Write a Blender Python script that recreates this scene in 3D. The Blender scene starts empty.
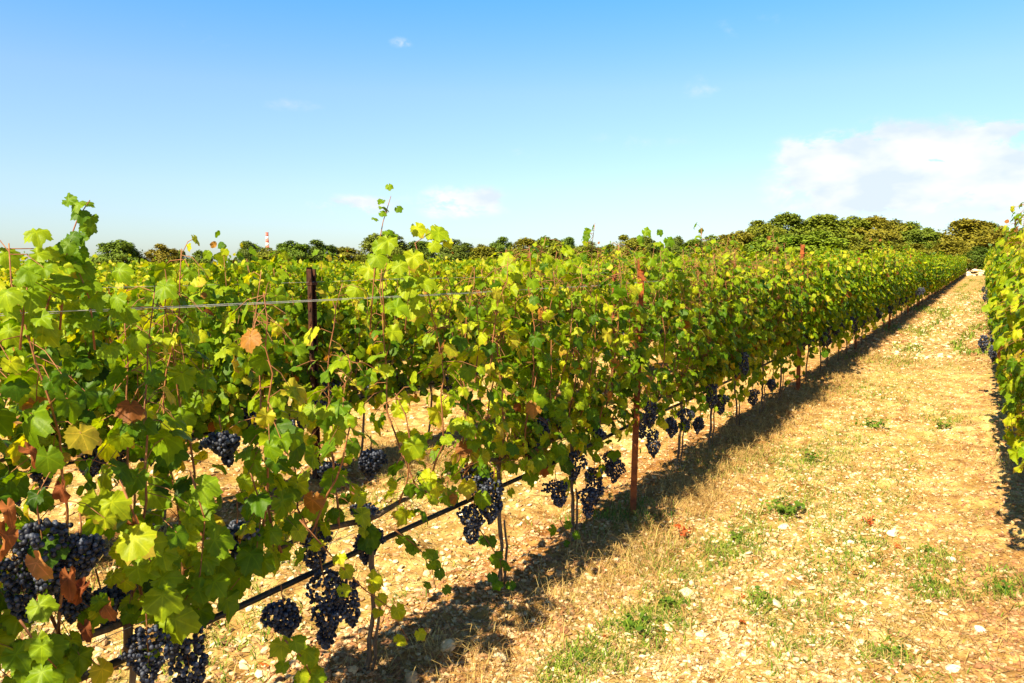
import bpy, math, random
import numpy as np
from mathutils import Vector, Matrix

# ------------------------------------------------------------------ camera
F = 750.0; CX, CY = 512.0, 341.5; HZ = 268.0; CAMH = 1.6
PITCH = math.atan((CY - HZ) / F)
YAW = math.atan(473.0 / F * math.cos(PITCH))
scene = bpy.context.scene
cam_d = bpy.data.cameras.new('camera'); cam = bpy.data.objects.new('camera', cam_d)
scene.collection.objects.link(cam); scene.camera = cam
cam_d.sensor_width = 36; cam_d.lens = F / 1024 * 36; cam_d.clip_start = 0.05; cam_d.clip_end = 6000
cam.location = (0, 0, CAMH)
cam.rotation_euler = (math.pi / 2 - PITCH, 0, YAW)
CR = cam.rotation_euler.to_matrix()

# ------------------------------------------------------------------ world, sun, exposure
SUN = Vector((-0.06, -1.0, 1.02)).normalized()          # towards the sun
scene.view_settings.view_transform = 'Standard'
scene.view_settings.look = 'None'
scene.view_settings.gamma = 1.0
scene.view_settings.exposure = 1.36
scene.view_settings.use_curve_mapping = False
sd = bpy.data.lights.new('sun', 'SUN'); so = bpy.data.objects.new('sun', sd); scene.collection.objects.link(so)
sd.energy = 5.0; sd.angle = math.radians(0.5); sd.color = (1.0, 0.87, 0.58)
so.rotation_euler = (-SUN).to_track_quat('-Z', 'Y').to_euler()
so.location = (0, 0, 30)

def pix_dir(px, py):
    return (CR @ Vector(((px - CX) / F, (CY - py) / F, -1.0))).normalized()

world = bpy.data.worlds.new('World'); scene.world = world; world.use_nodes = True
def build_world():
    nt = world.node_tree; N = nt.nodes; L = nt.links; N.clear()
    def node(t, **k):
        n = N.new(t)
        for a, b in k.items(): setattr(n, a, b)
        return n
    def m(op, a, b=None, c=None, clamp=False):
        n = node('ShaderNodeMath', operation=op, use_clamp=clamp)
        for i, v in enumerate((a, b, c)):
            if v is None: continue
            if isinstance(v, (int, float)): n.inputs[i].default_value = v
            else: L.new(v, n.inputs[i])
        return n.outputs[0]
    out = node('ShaderNodeOutputWorld'); bg = node('ShaderNodeBackground')
    bg.inputs[1].default_value = 0.08
    L.new(bg.outputs[0], out.inputs[0])
    sky = node('ShaderNodeTexSky', sky_type='NISHITA')
    sky.sun_disc = False
    sky.sun_elevation = math.asin(SUN.z)
    sky.sun_rotation = math.atan2(SUN.x, SUN.y)
    sky.air_density = 1.0; sky.dust_density = 0.6; sky.ozone_density = 2.0; sky.altitude = 100
    tc = node('ShaderNodeTexCoord')
    sep = node('ShaderNodeSeparateXYZ'); L.new(tc.outputs['Generated'], sep.inputs[0])
    el = m('MAXIMUM', sep.outputs[2], 0.0)
    # tint by elevation: pale at the horizon, deep azure above
    ramp = node('ShaderNodeValToRGB'); L.new(el, ramp.inputs[0])
    cr = ramp.color_ramp
    cr.elements[0].position = 0.0; cr.elements[0].color = (0.60, 0.66, 0.75, 1)
    cr.elements[1].position = 0.36; cr.elements[1].color = (0.46, 1.0, 1.22, 1)
    e = cr.elements.new(0.10); e.color = (0.80, 0.84, 0.90, 1)
    e = cr.elements.new(0.22); e.color = (0.84, 0.97, 1.04, 1)
    cr.elements[-1].position = 0.34; e = cr.elements.new(0.52); e.color = (0.20, 0.42, 0.58, 1)
    mul = node('ShaderNodeMixRGB', blend_type='MULTIPLY'); mul.inputs[0].default_value = 1
    L.new(sky.outputs[0], mul.inputs[1]); L.new(ramp.outputs[0], mul.inputs[2])
    # clouds: soft lumps of broken noise fixed in direction space
    mp = node('ShaderNodeMapping'); mp.inputs['Scale'].default_value = (1, 1, 1.9)
    L.new(tc.outputs['Generated'], mp.inputs[0])
    no = node('ShaderNodeTexNoise'); no.inputs['Scale'].default_value = 15; no.inputs['Detail'].default_value = 9
    no.inputs['Roughness'].default_value = 0.62; no.inputs['Distortion'].default_value = 0.25
    L.new(mp.outputs[0], no.inputs['Vector'])
    total = None
    clouds = [(885, 160, 60, 26, 1.5), (955, 175, 60, 22, 1.3), (1005, 178, 45, 18, 1.0), (840, 182, 50, 20, 1.0), (920, 200, 90, 10, 0.8), (805, 150, 22, 12, 0.6), (462, 202, 38, 14, 1.1), (352, 206, 36, 10, 0.9),
              (403, 42, 14, 6, 0.42), (524, 153, 14, 6, 0.42), (702, 88, 28, 13, 0.27), (205, 32, 36, 20, 0.17),
              (745, 25, 60, 20, 0.17), (298, 105, 40, 7, 0.28), (640, 140, 60, 14, 0.2), (1015, 128, 28, 10, 0.8)]
    for (px, py, sx, sy, amp) in clouds:
        c = pix_dir(px, py); r = c.cross(Vector((0, 0, 1))).normalized(); u = r.cross(c).normalized()
        def dotn(v):
            n = node('ShaderNodeVectorMath', operation='DOT_PRODUCT'); L.new(tc.outputs['Generated'], n.inputs[0])
            n.inputs[1].default_value = v; return n.outputs['Value']
        a = m('MULTIPLY', dotn(r), F / sx); b = m('MULTIPLY', dotn(u), F / sy)
        q = m('ADD', m('MULTIPLY', a, a), m('MULTIPLY', b, b))
        front = m('GREATER_THAN', dotn(c), 0.0)
        g = m('MULTIPLY', m('MULTIPLY', m('EXPONENT', m('MULTIPLY', q, -1.0)), amp), front)
        total = g if total is None else m('ADD', total, g)
    dens = m('MULTIPLY', total, m('SUBTRACT', m('MULTIPLY', no.outputs[0], 4.4), 1.45))
    mr = node('ShaderNodeMapRange', interpolation_type='SMOOTHSTEP'); L.new(dens, mr.inputs[0])
    mr.inputs[1].default_value = 0.10; mr.inputs[2].default_value = 0.55; mr.inputs[3].default_value = 0; mr.inputs[4].default_value = 0.9
    no2 = node('ShaderNodeTexNoise'); no2.inputs['Scale'].default_value = 14; no2.inputs['Detail'].default_value = 4
    L.new(mp.outputs[0], no2.inputs['Vector'])
    cc = node('ShaderNodeMixRGB'); mr2 = node('ShaderNodeMapRange'); L.new(no2.outputs[0], mr2.inputs[0]); mr2.inputs[1].default_value = .38; mr2.inputs[2].default_value = .58; L.new(mr2.outputs[0], cc.inputs[0])
    cc.inputs[1].default_value = (3.9, 4.35, 4.85, 1); cc.inputs[2].default_value = (5.2, 5.2, 5.3, 1)
    mix = node('ShaderNodeMixRGB'); L.new(mr.outputs[0], mix.inputs[0])
    L.new(mul.outputs[0], mix.inputs[1]); L.new(cc.outputs[0], mix.inputs[2])
    L.new(mix.outputs[0], bg.inputs[0])
build_world()

# ------------------------------------------------------------------ helpers
COL = scene.collection
rng = np.random.default_rng(11)
random.seed(5)

def ground_h(x, y):
    x = np.asarray(x, float); y = np.asarray(y, float)
    h = 0.0085 * np.maximum(0, y - 4) - 0.0065 * np.minimum(90, np.maximum(0, -x - 5))
    near = np.exp(-np.maximum(0, y) / 40)
    h = h + near * (0.018 * np.sin(x * 2.1 + 0.7 * np.sin(y * 0.9)) * np.cos(y * 1.3 + x) + 0.012 * np.sin(x * 5.3 + y * 3.1) * np.sin(y * 4.7 - x * 2.0))
    d = np.abs(((x + 1.93 + 1.1) % 2.2) - 1.1)          # low bank under each row
    h = h + 0.045 * np.exp(-(d / 0.28) ** 2)
    far = np.hypot(x, y)
    h = np.where(far > 400, h * 0 + 3.0, h)
    return h

def gh(x, y): return float(ground_h(x, y))

def pix_plane(px, py, X):
    d = pix_dir(px, py); s = X / d.x
    return Vector((X, d.y * s, CAMH + d.z * s))

def pix_ground(px, py):
    d = pix_dir(px, py); s = -CAMH / d.z
    for _ in range(20):
        p = d * s; s = -(CAMH - gh(p.x, p.y)) / d.z
    p = d * s
    return Vector((p.x, p.y, gh(p.x, p.y)))

def pix_depth(px, py, z):
    v = CR @ Vector(((px - CX) / F * z, (CY - py) / F * z, -z))
    return Vector((v.x, v.y, CAMH + v.z))

class MB:
    """collects arrays of vertices and faces, then links ONE mesh object"""
    def __init__(s): s.V = []; s.F = []; s.M = []; s.A = []; s.U = []; s.n = 0
    def add(s, V, faces, mat=0, val=0.5, uv=None):
        V = np.asarray(V, np.float32).reshape(-1, 3)
        for f in faces:
            f = np.asarray(f, np.int32)
            if len(f): s.F.append(f + s.n); s.M.append(np.full(len(f), mat, np.int32))
        s.V.append(V); s.n += len(V)
        s.A.append(np.broadcast_to(np.asarray(val, np.float32), (len(V),)).copy())
        s.U.append(np.zeros((len(V), 2), np.float32) if uv is None else np.asarray(uv, np.float32))
    def mesh(s, name, mats, smooth=True):
        me = bpy.data.meshes.new(name)
        V = np.concatenate(s.V); A = np.concatenate(s.A); U = np.concatenate(s.U)
        me.vertices.add(len(V)); me.vertices.foreach_set('co', V.ravel())
        tot = np.concatenate([np.full(len(f), f.shape[1], np.int32) for f in s.F])
        idx = np.concatenate([f.ravel() for f in s.F])
        me.loops.add(len(idx)); me.loops.foreach_set('vertex_index', idx)
        me.polygons.add(len(tot))
        st = np.concatenate([[0], np.cumsum(tot)[:-1]]).astype(np.int32)
        me.polygons.foreach_set('loop_start', st)
        me.polygons.foreach_set('material_index', np.concatenate(s.M))
        me.polygons.foreach_set('use_smooth', np.full(len(tot), smooth))
        a = me.attributes.new('val', 'FLOAT', 'POINT'); a.data.foreach_set('value', A)
        b = me.attributes.new('leafuv', 'FLOAT2', 'POINT'); b.data.foreach_set('vector', U.ravel())
        me.update(calc_edges=True); me.validate()
        for m_ in mats: me.materials.append(m_)
        return me

def link(name, me, parent=None):
    o = bpy.data.objects.new(name, me); COL.objects.link(o)
    if parent is not None: o.parent = parent
    return o
def empty(name, loc=(0, 0, 0), rz=0.0):
    o = bpy.data.objects.new(name, None); COL.objects.link(o)
    o.location = loc; o.rotation_euler = (0, 0, rz); o.empty_display_size = 0.1
    return o
def tag(o, label, cat, group=None, kind=None):
    o['label'] = label; o['category'] = cat
    if group: o['group'] = group
    if kind: o['kind'] = kind
    return o
def copy_tree(o, parent=None):
    c = o.copy(); COL.objects.link(c); c.parent = parent
    for ch in o.children: copy_tree(ch, c)
    return c

def tube(mb, pts, radii, n=5, mat=0, val=0.5, cap=True):
    pts = np.asarray(pts, float); radii = np.broadcast_to(np.asarray(radii, float), (len(pts),))
    T = np.gradient(pts, axis=0); T /= np.linalg.norm(T, axis=1)[:, None] + 1e-9
    ref = np.array([0.31, 0.17, 0.93]) if abs(T[0] @ np.array([0.31, 0.17, 0.93])) < 0.9 else np.array([1.0, 0.1, 0])
    A = np.cross(T, ref); A /= np.linalg.norm(A, axis=1)[:, None] + 1e-9
    B = np.cross(T, A)
    th = np.arange(n) * 2 * np.pi / n
    V = pts[:, None, :] + radii[:, None, None] * (A[:, None, :] * np.cos(th)[None, :, None] + B[:, None, :] * np.sin(th)[None, :, None])
    V = V.reshape(-1, 3)
    i = np.arange(len(pts) - 1)[:, None] * n; j = np.arange(n)[None, :]; k = (j + 1) % n
    q = np.stack([i + j, i + k, i + n + k, i + n + j], -1).reshape(-1, 4)
    faces = [q]
    if cap:
        c0 = np.arange(n)[::-1][None, :]; c1 = (np.arange(n) + (len(pts) - 1) * n)[None, :]
        faces += [c0, c1]
    mb.add(V, faces, mat, val)

def boxv(mb, x0, x1, y0, y1, z0, z1, mat=0, val=0.5):
    V = [(x0, y0, z0), (x1, y0, z0), (x1, y1, z0), (x0, y1, z0), (x0, y0, z1), (x1, y0, z1), (x1, y1, z1), (x0, y1, z1)]
    Fq = [(0, 3, 2, 1), (4, 5, 6, 7), (0, 1, 5, 4), (1, 2, 6, 5), (2, 3, 7, 6), (3, 0, 4, 7)]
    mb.add(V, [np.array(Fq)], mat, val)

# ------------------------------------------------------------------ materials
def new_mat(name):
    m_ = bpy.data.materials.new(name); m_.use_nodes = True
    nt = m_.node_tree; nt.nodes.clear()
    return m_, nt
class NT:
    def __init__(s, nt): s.nt = nt
    def n(s, t, **k):
        n_ = s.nt.nodes.new(t)
        for a, b in k.items(): setattr(n_, a, b)
        return n_
    def l(s, a, b): s.nt.links.new(a, b)
    def ramp(s, inp, stops, interp='LINEAR'):
        r = s.n('ShaderNodeValToRGB'); s.l(inp, r.inputs[0]); cr = r.color_ramp; cr.interpolation = interp
        cr.elements[0].position = stops[0][0]; cr.elements[0].color = (*stops[0][1], 1)
        cr.elements[1].position = stops[-1][0]; cr.elements[1].color = (*stops[-1][1], 1)
        for p, c in stops[1:-1]:
            e = cr.elements.new(p); e.color = (*c, 1)
        return r.outputs[0]
    def math(s, op, a, b=None, clamp=False):
        m_ = s.n('ShaderNodeMath', operation=op, use_clamp=clamp)
        for i, v in enumerate((a, b)):
            if v is None: continue
            if isinstance(v, (int, float)): m_.inputs[i].default_value = v
            else: s.l(v, m_.inputs[i])
        return m_.outputs[0]
    def mix(s, f, a, b, bt='MIX'):
        m_ = s.n('ShaderNodeMixRGB', blend_type=bt)
        for i, v in enumerate((f, a, b)):
            if isinstance(v, (int, float)): m_.inputs[i].default_value = v
            elif isinstance(v, tuple): m_.inputs[i].default_value = (*v, 1)
            else: s.l(v, m_.inputs[i])
        return m_.outputs[0]
    def noise(s, vec, scale, detail=4, rough=0.55, dist=0.0):
        n_ = s.n('ShaderNodeTexNoise'); n_.inputs['Scale'].default_value = scale; n_.inputs['Detail'].default_value = detail
        n_.inputs['Roughness'].default_value = rough; n_.inputs['Distortion'].default_value = dist
        if vec is not None: s.l(vec, n_.inputs['Vector'])
        return n_.outputs[0]

LEAF_STOPS = [(0.0, (0.024, 0.062, 0.003)), (0.28, (0.070, 0.155, 0.004)), (0.52, (0.180, 0.285, 0.005)),
              (0.80, (0.41, 0.45, 0.012)), (0.90, (0.42, 0.38, 0.03)), (0.95, (0.36, 0.16, 0.03)), (1.0, (0.20, 0.065, 0.02))]
def leaf_material(name, stops, trans=0.42, tint=(1.75, 1.55, 0.2), veins=True, rough=0.48, spec=0.2):
    mat, nt = new_mat(name); t = NT(nt)
    at = t.n('ShaderNodeAttribute', attribute_name='val')
    col = t.ramp(at.outputs['Fac'], stops)
    geo = t.n('ShaderNodeNewGeometry')
    nz = t.noise(geo.outputs['Position'], 38, 3)
    col = t.mix(1.0, col, t.ramp(nz, [(0.3, (0.78, 0.82, 0.8)), (0.7, (1.22, 1.16, 1.1))]), 'MULTIPLY')
    if veins:
        uv = t.n('ShaderNodeAttribute', attribute_name='leafuv')
        sp = t.n('ShaderNodeSeparateXYZ'); t.l(uv.outputs['Vector'], sp.inputs[0])
        ang = t.math('ABSOLUTE', t.math('ARCTAN2', sp.outputs[0], sp.outputs[1]))
        rad = t.math('SQRT', t.math('ADD', t.math('MULTIPLY', sp.outputs[0], sp.outputs[0]), t.math('MULTIPLY', sp.outputs[1], sp.outputs[1])))
        dmin = None
        for a0 in (0.0, 0.90, 1.85):
            d = t.math('MULTIPLY', t.math('ABSOLUTE', t.math('SUBTRACT', ang, a0)), rad)
            dmin = d if dmin is None else t.math('MINIMUM', dmin, d)
        vm = t.n('ShaderNodeMapRange'); t.l(dmin, vm.inputs[0]); vm.inputs[1].default_value = 0.012; vm.inputs[2].default_value = 0.035
        vm.inputs[3].default_value = 0.42; vm.inputs[4].default_value = 0.0
        col = t.mix(vm.outputs[0], col, t.mix(1.0, col, (1.9, 1.7, 2.0), 'MULTIPLY'))
        spot = t.math('MULTIPLY', t.math('GREATER_THAN', t.noise(geo.outputs['Position'], 210, 2), 0.70), t.math('GREATER_THAN', t.noise(geo.outputs['Position'], 9, 1), 0.5))
        col = t.mix(t.math('MULTIPLY', spot, 0.65), col, (0.20, 0.09, 0.02))
        # dry yellow-brown margin on some leaves
        edge = t.math('MULTIPLY', t.math('GREATER_THAN', t.math('ADD', rad, t.math('MULTIPLY', nz, 0.5)), 1.02),
                      t.math('GREATER_THAN', at.outputs['Fac'], 0.66))
        col = t.mix(t.math('MULTIPLY', edge, 0.6), col, (0.38, 0.20, 0.035))
    bs = t.n('ShaderNodeBsdfPrincipled'); bs.inputs['Roughness'].default_value = rough
    bs.inputs['Specular IOR Level'].default_value = spec
    t.l(col, bs.inputs['Base Color'])
    tr = t.n('ShaderNodeBsdfTranslucent'); t.l(t.mix(1.0, col, tint, 'MULTIPLY'), tr.inputs[0])
    bp = t.n('ShaderNodeBump'); bp.inputs['Strength'].default_value = 0.25; bp.inputs['Distance'].default_value = 0.004
    t.l(t.noise(geo.outputs['Position'], 160, 2), bp.inputs['Height']); t.l(bp.outputs[0], bs.inputs['Normal'])
    mx = t.n('ShaderNodeMixShader'); mx.inputs[0].default_value = trans
    t.l(bs.outputs[0], mx.inputs[1]); t.l(tr.outputs[0], mx.inputs[2])
    out = t.n('ShaderNodeOutputMaterial'); t.l(mx.outputs[0], out.inputs[0])
    return mat
M_LEAF = leaf_material('vine_leaf', LEAF_STOPS)
M_LEAF_FAR = leaf_material('vine_leaf_plain', LEAF_STOPS, veins=False)
M_DRY = leaf_material('dried_leaf', [(0, (0.16, 0.045, 0.018)), (0.5, (0.34, 0.12, 0.035)), (1, (0.50, 0.24, 0.08))], trans=0.3, tint=(1.5, 1.2, 0.8), rough=0.8, spec=0.1)

def simple(name, c1, c2, scale=20, rough=0.85, metallic=0.0, spec=0.3, bump=0.3, bdist=0.004, detail=5, stretch=None):
    mat, nt = new_mat(name); t = NT(nt)
    tc = t.n('ShaderNodeTexCoord'); vec = tc.outputs['Object']
    if stretch:
        mp = t.n('ShaderNodeMapping'); mp.inputs['Scale'].default_value = stretch; t.l(vec, mp.inputs[0]); vec = mp.outputs[0]
    nz = t.noise(vec, scale, detail, 0.65)
    col = t.ramp(nz, [(0.32, c1), (0.68, c2)])
    bs = t.n('ShaderNodeBsdfPrincipled'); bs.inputs['Roughness'].default_value = rough; bs.inputs['Metallic'].default_value = metallic
    bs.inputs['Specular IOR Level'].default_value = spec
    t.l(col, bs.inputs['Base Color'])
    bp = t.n('ShaderNodeBump'); bp.inputs['Strength'].default_value = bump; bp.inputs['Distance'].default_value = bdist
    t.l(nz, bp.inputs['Height']); t.l(bp.outputs[0], bs.inputs['Normal'])
    out = t.n('ShaderNodeOutputMaterial'); t.l(bs.outputs[0], out.inputs[0])
    return mat
M_BARK = simple('vine_bark', (0.055, 0.035, 0.022), (0.20, 0.14, 0.09), 60, bump=0.8, stretch=(1, 1, 0.2))
M_CANE = simple('vine_cane', (0.17, 0.055, 0.025), (0.34, 0.15, 0.055), 30, rough=0.6, bump=0.2)
M_RUST = simple('rusty_steel', (0.11, 0.030, 0.014), (0.40, 0.105, 0.022), 14, rough=0.9, bump=0.4, bdist=0.002)
M_SHADERUST = simple('shaded_rusty_steel', (0.020, 0.010, 0.007), (0.085, 0.028, 0.012), 14, rough=0.9, bump=0.4, bdist=0.002)  # same rust with the shade of the vines put into its colour
M_HOSE = simple('black_hose', (0.010, 0.010, 0.011), (0.022, 0.021, 0.022), 40, rough=0.45, bump=0.05)
M_WIRE = simple('galvanised_wire', (0.40, 0.40, 0.38), (0.6, 0.6, 0.57), 50, rough=0.5, metallic=0.3, bump=0.05)
M_TREEBARK = simple('oak_bark', (0.07, 0.05, 0.035), (0.17, 0.13, 0.09), 6, bump=0.5, bdist=0.03)
M_CLIP = simple('plastic_clip', (0.02, 0.02, 0.02), (0.05, 0.05, 0.05), 20, rough=0.6)

def attr_mat(name, stops, rough=0.9, spec=0.15, noise_scale=25, trans=0.0):
    mat, nt = new_mat(name); t = NT(nt)
    at = t.n('ShaderNodeAttribute', attribute_name='val'); col = t.ramp(at.outputs['Fac'], stops)
    geo = t.n('ShaderNodeNewGeometry')
    nz = t.noise(geo.outputs['Position'], noise_scale, 4)
    col = t.mix(1.0, col, t.ramp(nz, [(0.3, (0.75, 0.75, 0.75)), (0.7, (1.2, 1.2, 1.2))]), 'MULTIPLY')
    bs = t.n('ShaderNodeBsdfPrincipled'); bs.inputs['Roughness'].default_value = rough; bs.inputs['Specular IOR Level'].default_value = spec
    t.l(col, bs.inputs['Base Color']); sh = bs.outputs[0]
    if trans:
        tr = t.n('ShaderNodeBsdfTranslucent'); t.l(col, tr.inputs[0]); mx = t.n('ShaderNodeMixShader'); mx.inputs[0].default_value = trans
        t.l(sh, mx.inputs[1]); t.l(tr.outputs[0], mx.inputs[2]); sh = mx.outputs[0]
    out = t.n('ShaderNodeOutputMaterial'); t.l(sh, out.inputs[0])
    return mat
M_STONE = attr_mat('limestone', [(0, (0.30, 0.14, 0.065)), (0.4, (0.50, 0.32, 0.165)), (0.7, (0.72, 0.56, 0.34)), (1, (0.78, 0.69, 0.50))])
M_STRAW = attr_mat('straw', [(0, (0.26, 0.12, 0.045)), (0.4, (0.52, 0.35, 0.12)), (0.8, (0.66, 0.50, 0.19)), (1, (0.72, 0.62, 0.32))], trans=0.2)
M_GRASS = attr_mat('green_blade', [(0, (0.05, 0.11, 0.012)), (0.5, (0.13, 0.22, 0.02)), (1, (0.30, 0.36, 0.04))], trans=0.3, rough=0.6)
M_REDLEAF = attr_mat('red_leaf', [(0, (0.36, 0.06, 0.02)), (1, (0.60, 0.19, 0.035))], trans=0.25, rough=0.7)

def grape_material():
    mat, nt = new_mat('grape_skin'); t = NT(nt)
    at = t.n('ShaderNodeAttribute', attribute_name='val')
    geo = t.n('ShaderNodeNewGeometry')
    nz = t.noise(geo.outputs['Position'], 90, 4, 0.6)
    f = t.math('ADD', t.math('MULTIPLY', nz, 0.8), t.math('MULTIPLY', at.outputs['Fac'], 0.5))
    col = t.ramp(f, [(0.35, (0.004, 0.0035, 0.008)), (0.60, (0.018, 0.021, 0.040)), (1.0, (0.10, 0.115, 0.17))])
    bs = t.n('ShaderNodeBsdfPrincipled'); bs.inputs['Roughness'].default_value = 0.55; bs.inputs['Specular IOR Level'].default_value = 0.35
    t.l(col, bs.inputs['Base Color'])
    out = t.n('ShaderNodeOutputMaterial'); t.l(bs.outputs[0], out.inputs[0])
    return mat
M_GRAPE = grape_material()

def ground_material():
    mat, nt = new_mat('stony_soil'); t = NT(nt)
    geo = t.n('ShaderNodeNewGeometry'); P = geo.outputs['Position']
    sp = t.n('ShaderNodeSeparateXYZ'); t.l(P, sp.inputs[0])
    big = t.noise(P, 2.6, 7, 0.7); mid = t.noise(P, 9, 5, 0.65); fine = t.noise(P, 60, 5, 0.7)
    soil = t.ramp(mid, [(0.30, (0.22, 0.10, 0.03)), (0.5, (0.46, 0.29, 0.105)), (0.70, (0.70, 0.53, 0.25))])
    soil = t.mix(1.0, soil, t.ramp(fine, [(0.28, (0.50, 0.47, 0.44)), (0.5, (1.0, 0.98, 0.95)), (0.75, (1.35, 1.3, 1.2))]), 'MULTIPLY')
    # pale chips
    vo = t.n('ShaderNodeTexVoronoi'); vo.inputs['Scale'].default_value = 28; t.l(P, vo.inputs['Vector'])
    chip = t.ramp(vo.outputs['Distance'], [(0.16, (1, 1, 1)), (0.30, (0, 0, 0))])
    sep = t.n('ShaderNodeSeparateXYZ'); t.l(vo.outputs['Color'], sep.inputs[0])
    pick = t.math('GREATER_THAN', sep.outputs[0], 0.5)
    soil = t.mix(t.math('MULTIPLY', t.math('MULTIPLY', chip, pick), 0.65), soil, (0.74, 0.63, 0.44))
    # dry grass streaks and thin green growth between the rows
    wv = t.n('ShaderNodeMapping'); wv.inputs['Scale'].default_value = (1.0, 0.35, 1); t.l(P, wv.inputs[0])
    gm = t.noise(wv.outputs[0], 1.5, 6, 0.7, 0.4)
    gmask = t.n('ShaderNodeMapRange'); t.l(gm, gmask.inputs[0]); gmask.inputs[1].default_value = 0.50; gmask.inputs[2].default_value = 0.66; gmask.inputs[4].default_value = 0.75
    green = t.ramp(t.noise(P, 22, 4), [(0.35, (0.22, 0.21, 0.045)), (0.65, (0.46, 0.40, 0.13))])
    col = t.mix(gmask.outputs[0], soil, green)
    red = t.ramp(big, [(0.34, (0.66, 0.54, 0.46)), (0.52, (1.0, 0.98, 0.96)), (0.68, (1.22, 1.22, 1.20))])
    col = t.mix(1.0, col, red, 'MULTIPLY')
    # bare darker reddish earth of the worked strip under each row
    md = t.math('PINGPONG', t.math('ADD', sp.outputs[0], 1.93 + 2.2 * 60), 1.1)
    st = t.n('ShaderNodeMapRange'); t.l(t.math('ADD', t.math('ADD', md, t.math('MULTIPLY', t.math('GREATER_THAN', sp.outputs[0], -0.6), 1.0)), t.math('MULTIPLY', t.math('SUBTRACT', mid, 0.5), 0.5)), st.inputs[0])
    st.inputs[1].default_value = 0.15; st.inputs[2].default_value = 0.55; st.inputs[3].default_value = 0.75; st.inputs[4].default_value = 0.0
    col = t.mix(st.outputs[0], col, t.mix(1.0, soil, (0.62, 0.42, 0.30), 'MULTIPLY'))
    bs = t.n('ShaderNodeBsdfPrincipled'); bs.inputs['Roughness'].default_value = 0.95; bs.inputs['Specular IOR Level'].default_value = 0.1
    t.l(col, bs.inputs['Base Color'])
    hh = t.math('ADD', t.math('MULTIPLY', mid, 0.6), t.math('ADD', t.math('MULTIPLY', fine, 0.4), t.math('MULTIPLY', chip, 0.25)))
    bp = t.n('ShaderNodeBump'); bp.inputs['Strength'].default_value = 0.9; bp.inputs['Distance'].default_value = 0.03
    t.l(hh, bp.inputs['Height']); t.l(bp.outputs[0], bs.inputs['Normal'])
    out = t.n('ShaderNodeOutputMaterial'); t.l(bs.outputs[0], out.inputs[0])
    return mat
M_GROUND = ground_material()

# ------------------------------------------------------------------ ground sheet
def axis(lo, fine_lo, fine_hi, hi, step, grow=1.13):
    a = list(np.arange(fine_lo, fine_hi + 1e-6, step))
    s = step; v = a[-1]
    while v < hi: s *= grow; v += s; a.append(v)
    s = step; v = a[0]; pre = []
    while v > lo: s *= grow; v -= s; pre.append(v)
    return np.array(pre[::-1] + a)
gx = axis(-2500, -5.0, 1.2, 2500, 0.03); gy = axis(-400, 0.8, 12.0, 3000, 0.035)
GX, GY = np.meshgrid(gx, gy)
clod = np.zeros_like(GX)
r2 = np.random.default_rng(3)
for _ in range(46):
    k = r2.uniform(8, 55); a = r2.uniform(0, 2 * np.pi); p = r2.uniform(0, 6.28)
    clod += np.sin(k * (GX * np.cos(a) + GY * np.sin(a)) + p + 1.5 * np.sin(GX * 3 + GY * 2 * np.cos(a))) / k
fade = np.clip(1.6 - np.hypot(GX, GY) / 14, 0, 1)
GZ = ground_h(GX, GY) + np.clip(clod, -0.5, 0.6) * 0.075 * fade
V = np.stack([GX, GY, GZ], -1).reshape(-1, 3)
ny, nx = GX.shape
ii = (np.arange(ny - 1)[:, None] * nx + np.arange(nx - 1)[None, :]).ravel()
mb = MB(); mb.add(V, [np.stack([ii, ii + 1, ii + nx + 1, ii + nx], -1)])
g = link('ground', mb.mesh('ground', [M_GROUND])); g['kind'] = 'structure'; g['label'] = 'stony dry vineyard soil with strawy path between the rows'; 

# ------------------------------------------------------------------ leaf templates
def leaf_template(seed, N=36, mid=True):
    r = np.random.default_rng(seed)
    th = np.linspace(-np.pi, np.pi, N, endpoint=False) + np.pi / N
    lobes = [(0, 1.0), (0.90, 0.88), (-0.90, 0.88), (1.85, 0.66), (-1.85, 0.66), (2.55, 0.50), (-2.55, 0.50)]
    rad = np.zeros(N)
    for a0, L_ in lobes:
        L2 = L_ * r.uniform(0.92, 1.08); w = 0.40 if abs(a0) < 2 else 0.30
        d = np.abs((th - a0 + np.pi) % (2 * np.pi) - np.pi)
        rad = np.maximum(rad, L2 * (1 - 0.23 * np.minimum(1, d / w) ** 1.3) * np.where(d < 0.8, 1, 0.7))
    rad *= np.where(np.abs(th) > 2.95, 0.35, 1)
    if N >= 30:
        rad *= 1 + 0.055 * np.where(np.arange(N) % 2 == 0, 1, -1) * np.where(np.abs(th) > 2.9, 0, 1)
    rings = [rad * 0.55, rad] if mid else [rad]
    X = [np.zeros(1)]; Y = [np.zeros(1)]
    for rr in rings:
        X.append(rr * np.sin(th)); Y.append(rr * np.cos(th))
    X = np.concatenate(X); Y = np.concatenate(Y)
    fold = r.uniform(-0.15, 0.75); droop = r.uniform(0.05, 0.6); tw = r.uniform(-0.2, 0.2); ph = r.uniform(0, 6)
    R_ = np.hypot(X, Y); A_ = np.arctan2(X, Y)
    Z = fold * np.abs(X) ** 1.2 * 0.6 - droop * R_ ** 2 + tw * X * Y + 0.11 * R_ * np.sin(A_ * 5 + ph) + 0.07 * np.sin(X * 5 + ph) * np.cos(Y * 4) + 0.05 * np.abs(np.sin(A_ * 2.7)) * R_
    V = np.stack([X, Y, Z], -1) * 0.5           # unit: leaf about 1 wide, tip 0.5 ahead of the petiole point
    j = np.arange(N); k = (j + 1) % N
    tri = np.stack([np.zeros(N, int), 1 + k, 1 + j], -1)
    faces = [tri]
    if mid: faces.append(np.stack([1 + j, 1 + k, 1 + N + k, 1 + N + j], -1))
    return V, faces, np.stack([X, Y], -1)
T0 = [leaf_template(s, 38, True) for s in range(8)]
T1 = [leaf_template(s, 16, False) for s in range(6)]
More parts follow.
